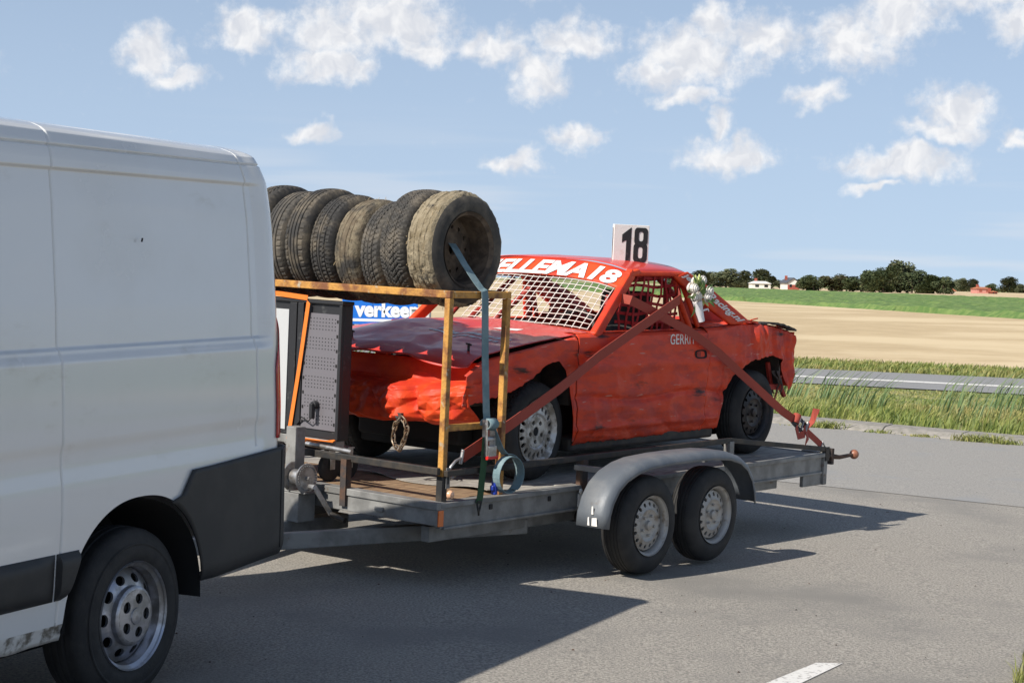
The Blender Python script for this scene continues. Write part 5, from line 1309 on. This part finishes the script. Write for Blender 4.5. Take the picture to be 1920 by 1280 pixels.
def leaf_crown(mb, c, rx, rz, nleaf, rs, size):
    lobes = []
    for k in range(9):
        a = rs.uniform(0, 2 * PI); b = rs.uniform(-1.0, 1.0); r = rs.uniform(.35, .75)
        lobes.append((Vector((c[0] + rx * r * math.cos(a), c[1] + rx * r * math.sin(a), c[2] + rz * b * .62)), rs.uniform(.38, .58)))
    lobes.append((Vector(c), .75))
    vs = []; fs = []
    for k in range(nleaf):
        L_, s = rs.choice(lobes); d = Vector((rs.gauss(0, 1), rs.gauss(0, 1), rs.gauss(0, 1))).normalized() * (rs.random() ** .35)
        p = L_ + Vector((d.x * rx * s, d.y * rx * s, d.z * rz * s)); a = Vector((rs.gauss(0, 1), rs.gauss(0, 1), rs.gauss(0, .7))).normalized(); b = a.orthogonal().normalized(); sz = size * rs.uniform(.6, 1.3)
        i = len(vs); vs += [p - a * sz, p + b * sz * .7, p + a * sz, p - b * sz * .7]; fs.append((i, i + 1, i + 2, i + 3))
    mb.add(vs, fs)
def tree_meshes(seed, H, Wd, nleaf, mat):
    rs = random.Random(seed); tr_ = MB()
    tr_.tube([(0, 0, -.4), (.03 * H, 0, .25 * H), (0, .02 * H, .6 * H)], [.035 * H, .026 * H, .012 * H], 8)
    for k in range(6):
        a = rs.uniform(0, 2 * PI); z0 = rs.uniform(.22, .45) * H; tr_.tube([(0, 0, z0), (.16 * Wd * math.cos(a), .16 * Wd * math.sin(a), z0 + .14 * H), (.32 * Wd * math.cos(a), .32 * Wd * math.sin(a), z0 + .30 * H)], [.014 * H, .009 * H, .004 * H], 6)
    cr = MB(); leaf_crown(cr, (0, 0, .50 * H), Wd * .58, H * .54, nleaf, rs, H * .040)
    return tr_, cr
VAR = []
for i, (H, Wd, m) in enumerate(((10, 9, 'leaf_dark'), (10, 8, 'leaf_mid'), (10, 10, 'leaf_dark'), (10, 7, 'leaf_brown'), (10, 8.5, 'leaf_mid'))):
    a, b = tree_meshes(40 + i, H, Wd, 3600, m)
    o1 = build(a, 'trunk', 'bark', None, smooth=True); o2 = build(b, 'crown', m, None); VAR.append((o1, o2))
used = set()
def tree(px, ytop, ybase, wpx, Z, var, label, group='trees on the horizon'):
    sx = Z / FPX; x = (px - 960) * sx; hor = 519 + .024 * (px - 960)
    zt = CAM_H + (hor - ytop) * sx; H = zt + .4; wd = wpx * sx
    o = bpy.data.objects.new('broadleaf_tree', None); C.objects.link(o); o.location = (x, Z, -.4); tag(o, label, 'tree', group)
    base = VAR[var]
    kids = base if var not in used else [k.copy() for k in base]
    for k in kids:
        if var in used: C.objects.link(k)
        k.parent = o
    used.add(var); o.scale = (wd / 7.6, wd / 7.6, H / 10.2); o.rotation_euler = (0, 0, random.uniform(0, 6))
    return o
TREES = [(1312, 507, 533, 46, 640, 1, 'leftmost round tree showing beside the car roof'), (1335, 510, 533, 40, 660, 4, 'low tree just right of the leftmost horizon tree'), (1358, 504, 534, 52, 620, 1, 'tall full tree left of the white farmhouse, second from it'), (1385, 518, 535, 36, 640, 4, 'short bush like tree between the two tall trees left of the farmhouse'), (1412, 505, 536, 56, 600, 4, 'wide grey green tree directly left of the white farmhouse'), (1438, 516, 536, 34, 680, 3, 'brownish tree rising behind the white farmhouse'), (1464, 524, 537, 28, 600, 1, 'small round tree between the farmhouse and the red barn'),
         (1523, 515, 551, 44, 520, 0, 'dark tree at the left end of the big wood'), (1556, 516, 551, 52, 530, 3, 'brown green tree second in the big wood from the left'), (1585, 513, 551, 44, 540, 0, 'dark tree third in the big wood from the left'), (1612, 512, 552, 48, 520, 2, 'dark full tree left of the twin tops in the wood'), (1634, 500, 552, 50, 530, 0, 'left one of the twin dark tops in the wood'), (1654, 499, 552, 44, 515, 2, 'right one of the twin dark tops in the wood'), (1684, 489, 552, 58, 525, 1, 'tallest domed tree crowning the big wood'), (1706, 505, 552, 50, 515, 0, 'dark tree just right of the tallest domed tree'), (1724, 508, 553, 40, 530, 2, 'dark square topped tree in the right part of the wood'), (1748, 514, 553, 46, 510, 0, 'dark tree second from the right end of the wood'), (1766, 519, 553, 30, 505, 2, 'dark tree at the right end of the wood'),
         (1797, 522, 547, 26, 900, 4, 'pale tree left of a pair beside the orange roofed house'), (1815, 523, 547, 30, 880, 4, 'pale tree right of a pair beside the orange roofed house'), (1859, 531, 549, 22, 860, 0, 'dark round tree behind the pink farm building'), (1887, 519, 551, 34, 880, 4, 'tall pale tree standing alone near the right edge'), (1903, 536, 551, 22, 900, 1, 'low tree right of the tall lone tree'), (1916, 533, 552, 24, 860, 4, 'tree cut by the right edge of the picture')]
for a in TREES: tree(*a)
# a few more trees along the horizon that the van and the car hide
for i, (px, yt, w, Z) in enumerate(((1250, 506, 50, 650), (980, 500, 44, 700), (620, 494, 60, 640), (560, 497, 50, 660), (60, 480, 60, 600), (-200, 476, 60, 640), (2050, 525, 60, 620), (2150, 528, 70, 600))):
    if px in (980,): continue
    tree(px, yt, 0, w, Z, [0, 1, 2, 4][i % 4], ['tree hidden behind the car roof', '', 'tree behind the tyres', 'low tree behind the tyres by the van', 'tree behind the van', 'tree far left beyond the van', 'tree beyond the right edge', 'wide tree beyond the right edge'][i])

def house(px0, px1, yb, ye, yr, Z, wall, roof_m, label, name='farmhouse', gable_front=True, base=None, depth=9):
    sx = Z / FPX; x0, x1 = (px0 - 960) * sx, (px1 - 960) * sx; hor = 519 + .024 * ((px0 + px1) / 2 - 960)
    zz = lambda y: CAM_H + (hor - y) * sx
    zb = -.6; ze = zz(ye); zr = zz(yr); xm = (x0 + x1) / 2
    r_ = root(name, W, (xm, Z, 0), label, 'building')
    mb = MB(); mb.box((x0, Z, zb), (x1, Z + depth, ze)); 
    if gable_front: mb.extrude([(x0, ze), (x1, ze), (xm, zr - .1)], Z, Z + depth)
    build(mb, 'wall', wall, r_)
    if base: mb = MB(); mb.box((x0 - .02, Z - .05, zb), (x1 + .02, Z - .01, lerp(zb, ze, .75))); build(mb, 'lower_wall', base, r_)
    o_ = .4
    mb = MB()
    if gable_front:
        for sg in (-1, 1):
            xe = xm + sg * ((x1 - x0) / 2 + o_); a = (xe, ze - .25); b = (xm, zr); 
            mb.add([(a[0], Z - o_, a[1]), (b[0], Z - o_, b[1]), (b[0], Z + depth, b[1]), (a[0], Z + depth, a[1]), (a[0], Z - o_, a[1] + .3), (b[0], Z - o_, b[1] + .3), (b[0], Z + depth, b[1] + .3), (a[0], Z + depth, a[1] + .3)], [(0, 1, 2, 3), (7, 6, 5, 4), (0, 4, 5, 1), (1, 5, 6, 2), (2, 6, 7, 3), (3, 7, 4, 0)])
    else:
        ym = Z + depth / 2
        mb.add([(x0 - o_, Z - o_, ze - .1), (x1 + o_, Z - o_, ze - .1), (x1 + o_, Z + depth + o_, ze - .1), (x0 - o_, Z + depth + o_, ze - .1), (x0 + 1, ym, zr), (x1 - 1, ym, zr)], [(0, 1, 5, 4), (1, 2, 5), (2, 3, 4, 5), (3, 0, 4), (3, 2, 1, 0)])
    ro = build(mb, 'roof', roof_m, r_)
    mb = MB(); mb.box((xm - 1.2 - .4, Z + depth * .5, zr - .5), (xm - 1.2 + .4, Z + depth * .5 + .8, zr + .9)); build(mb, 'chimney', 'brick_red', ro)
    nw = max(2, int((x1 - x0) / 2.2))
    for k in range(nw):
        xa = lerp(x0, x1, (k + .3) / nw); xb = lerp(x0, x1, (k + .7) / nw); mb = MB(); mb.box((xa, Z - .09, lerp(zb, ze, .45)), (xb, Z - .055, lerp(zb, ze, .8))); build(mb, 'window', 'glass_dark' if wall != 'pink_wall' else 'brick_red', r_)
    return r_
house(1408, 1442, 537, 531, 527, 560, 'house_white', 'house_white', 'white farmhouse with a pale roof among the left trees', gable_front=False)
house(1474, 1496, 538, 530, 522, 570, 'house_white', 'roof_slate', 'barn with white gable and red brick base left of the big wood', name='barn', base='brick_red', depth=16)
house(1773, 1789, 548, 545, 538, 620, 'house_white', 'roof_tile', 'small white house with orange tiled roof at the end of the wood', name='cottage', gable_front=False)
house(1829, 1855, 550, 541, 538, 640, 'pink_wall', 'roof_tile', 'pink brick farm building with flat orange roof near the right edge', name='farm_building', gable_front=False)
house(1857, 1867, 550, 547, 545, 630, 'brick_red', 'roof_tile', 'low red shed beside the pink farm building', name='shed', gable_front=False, depth=5)
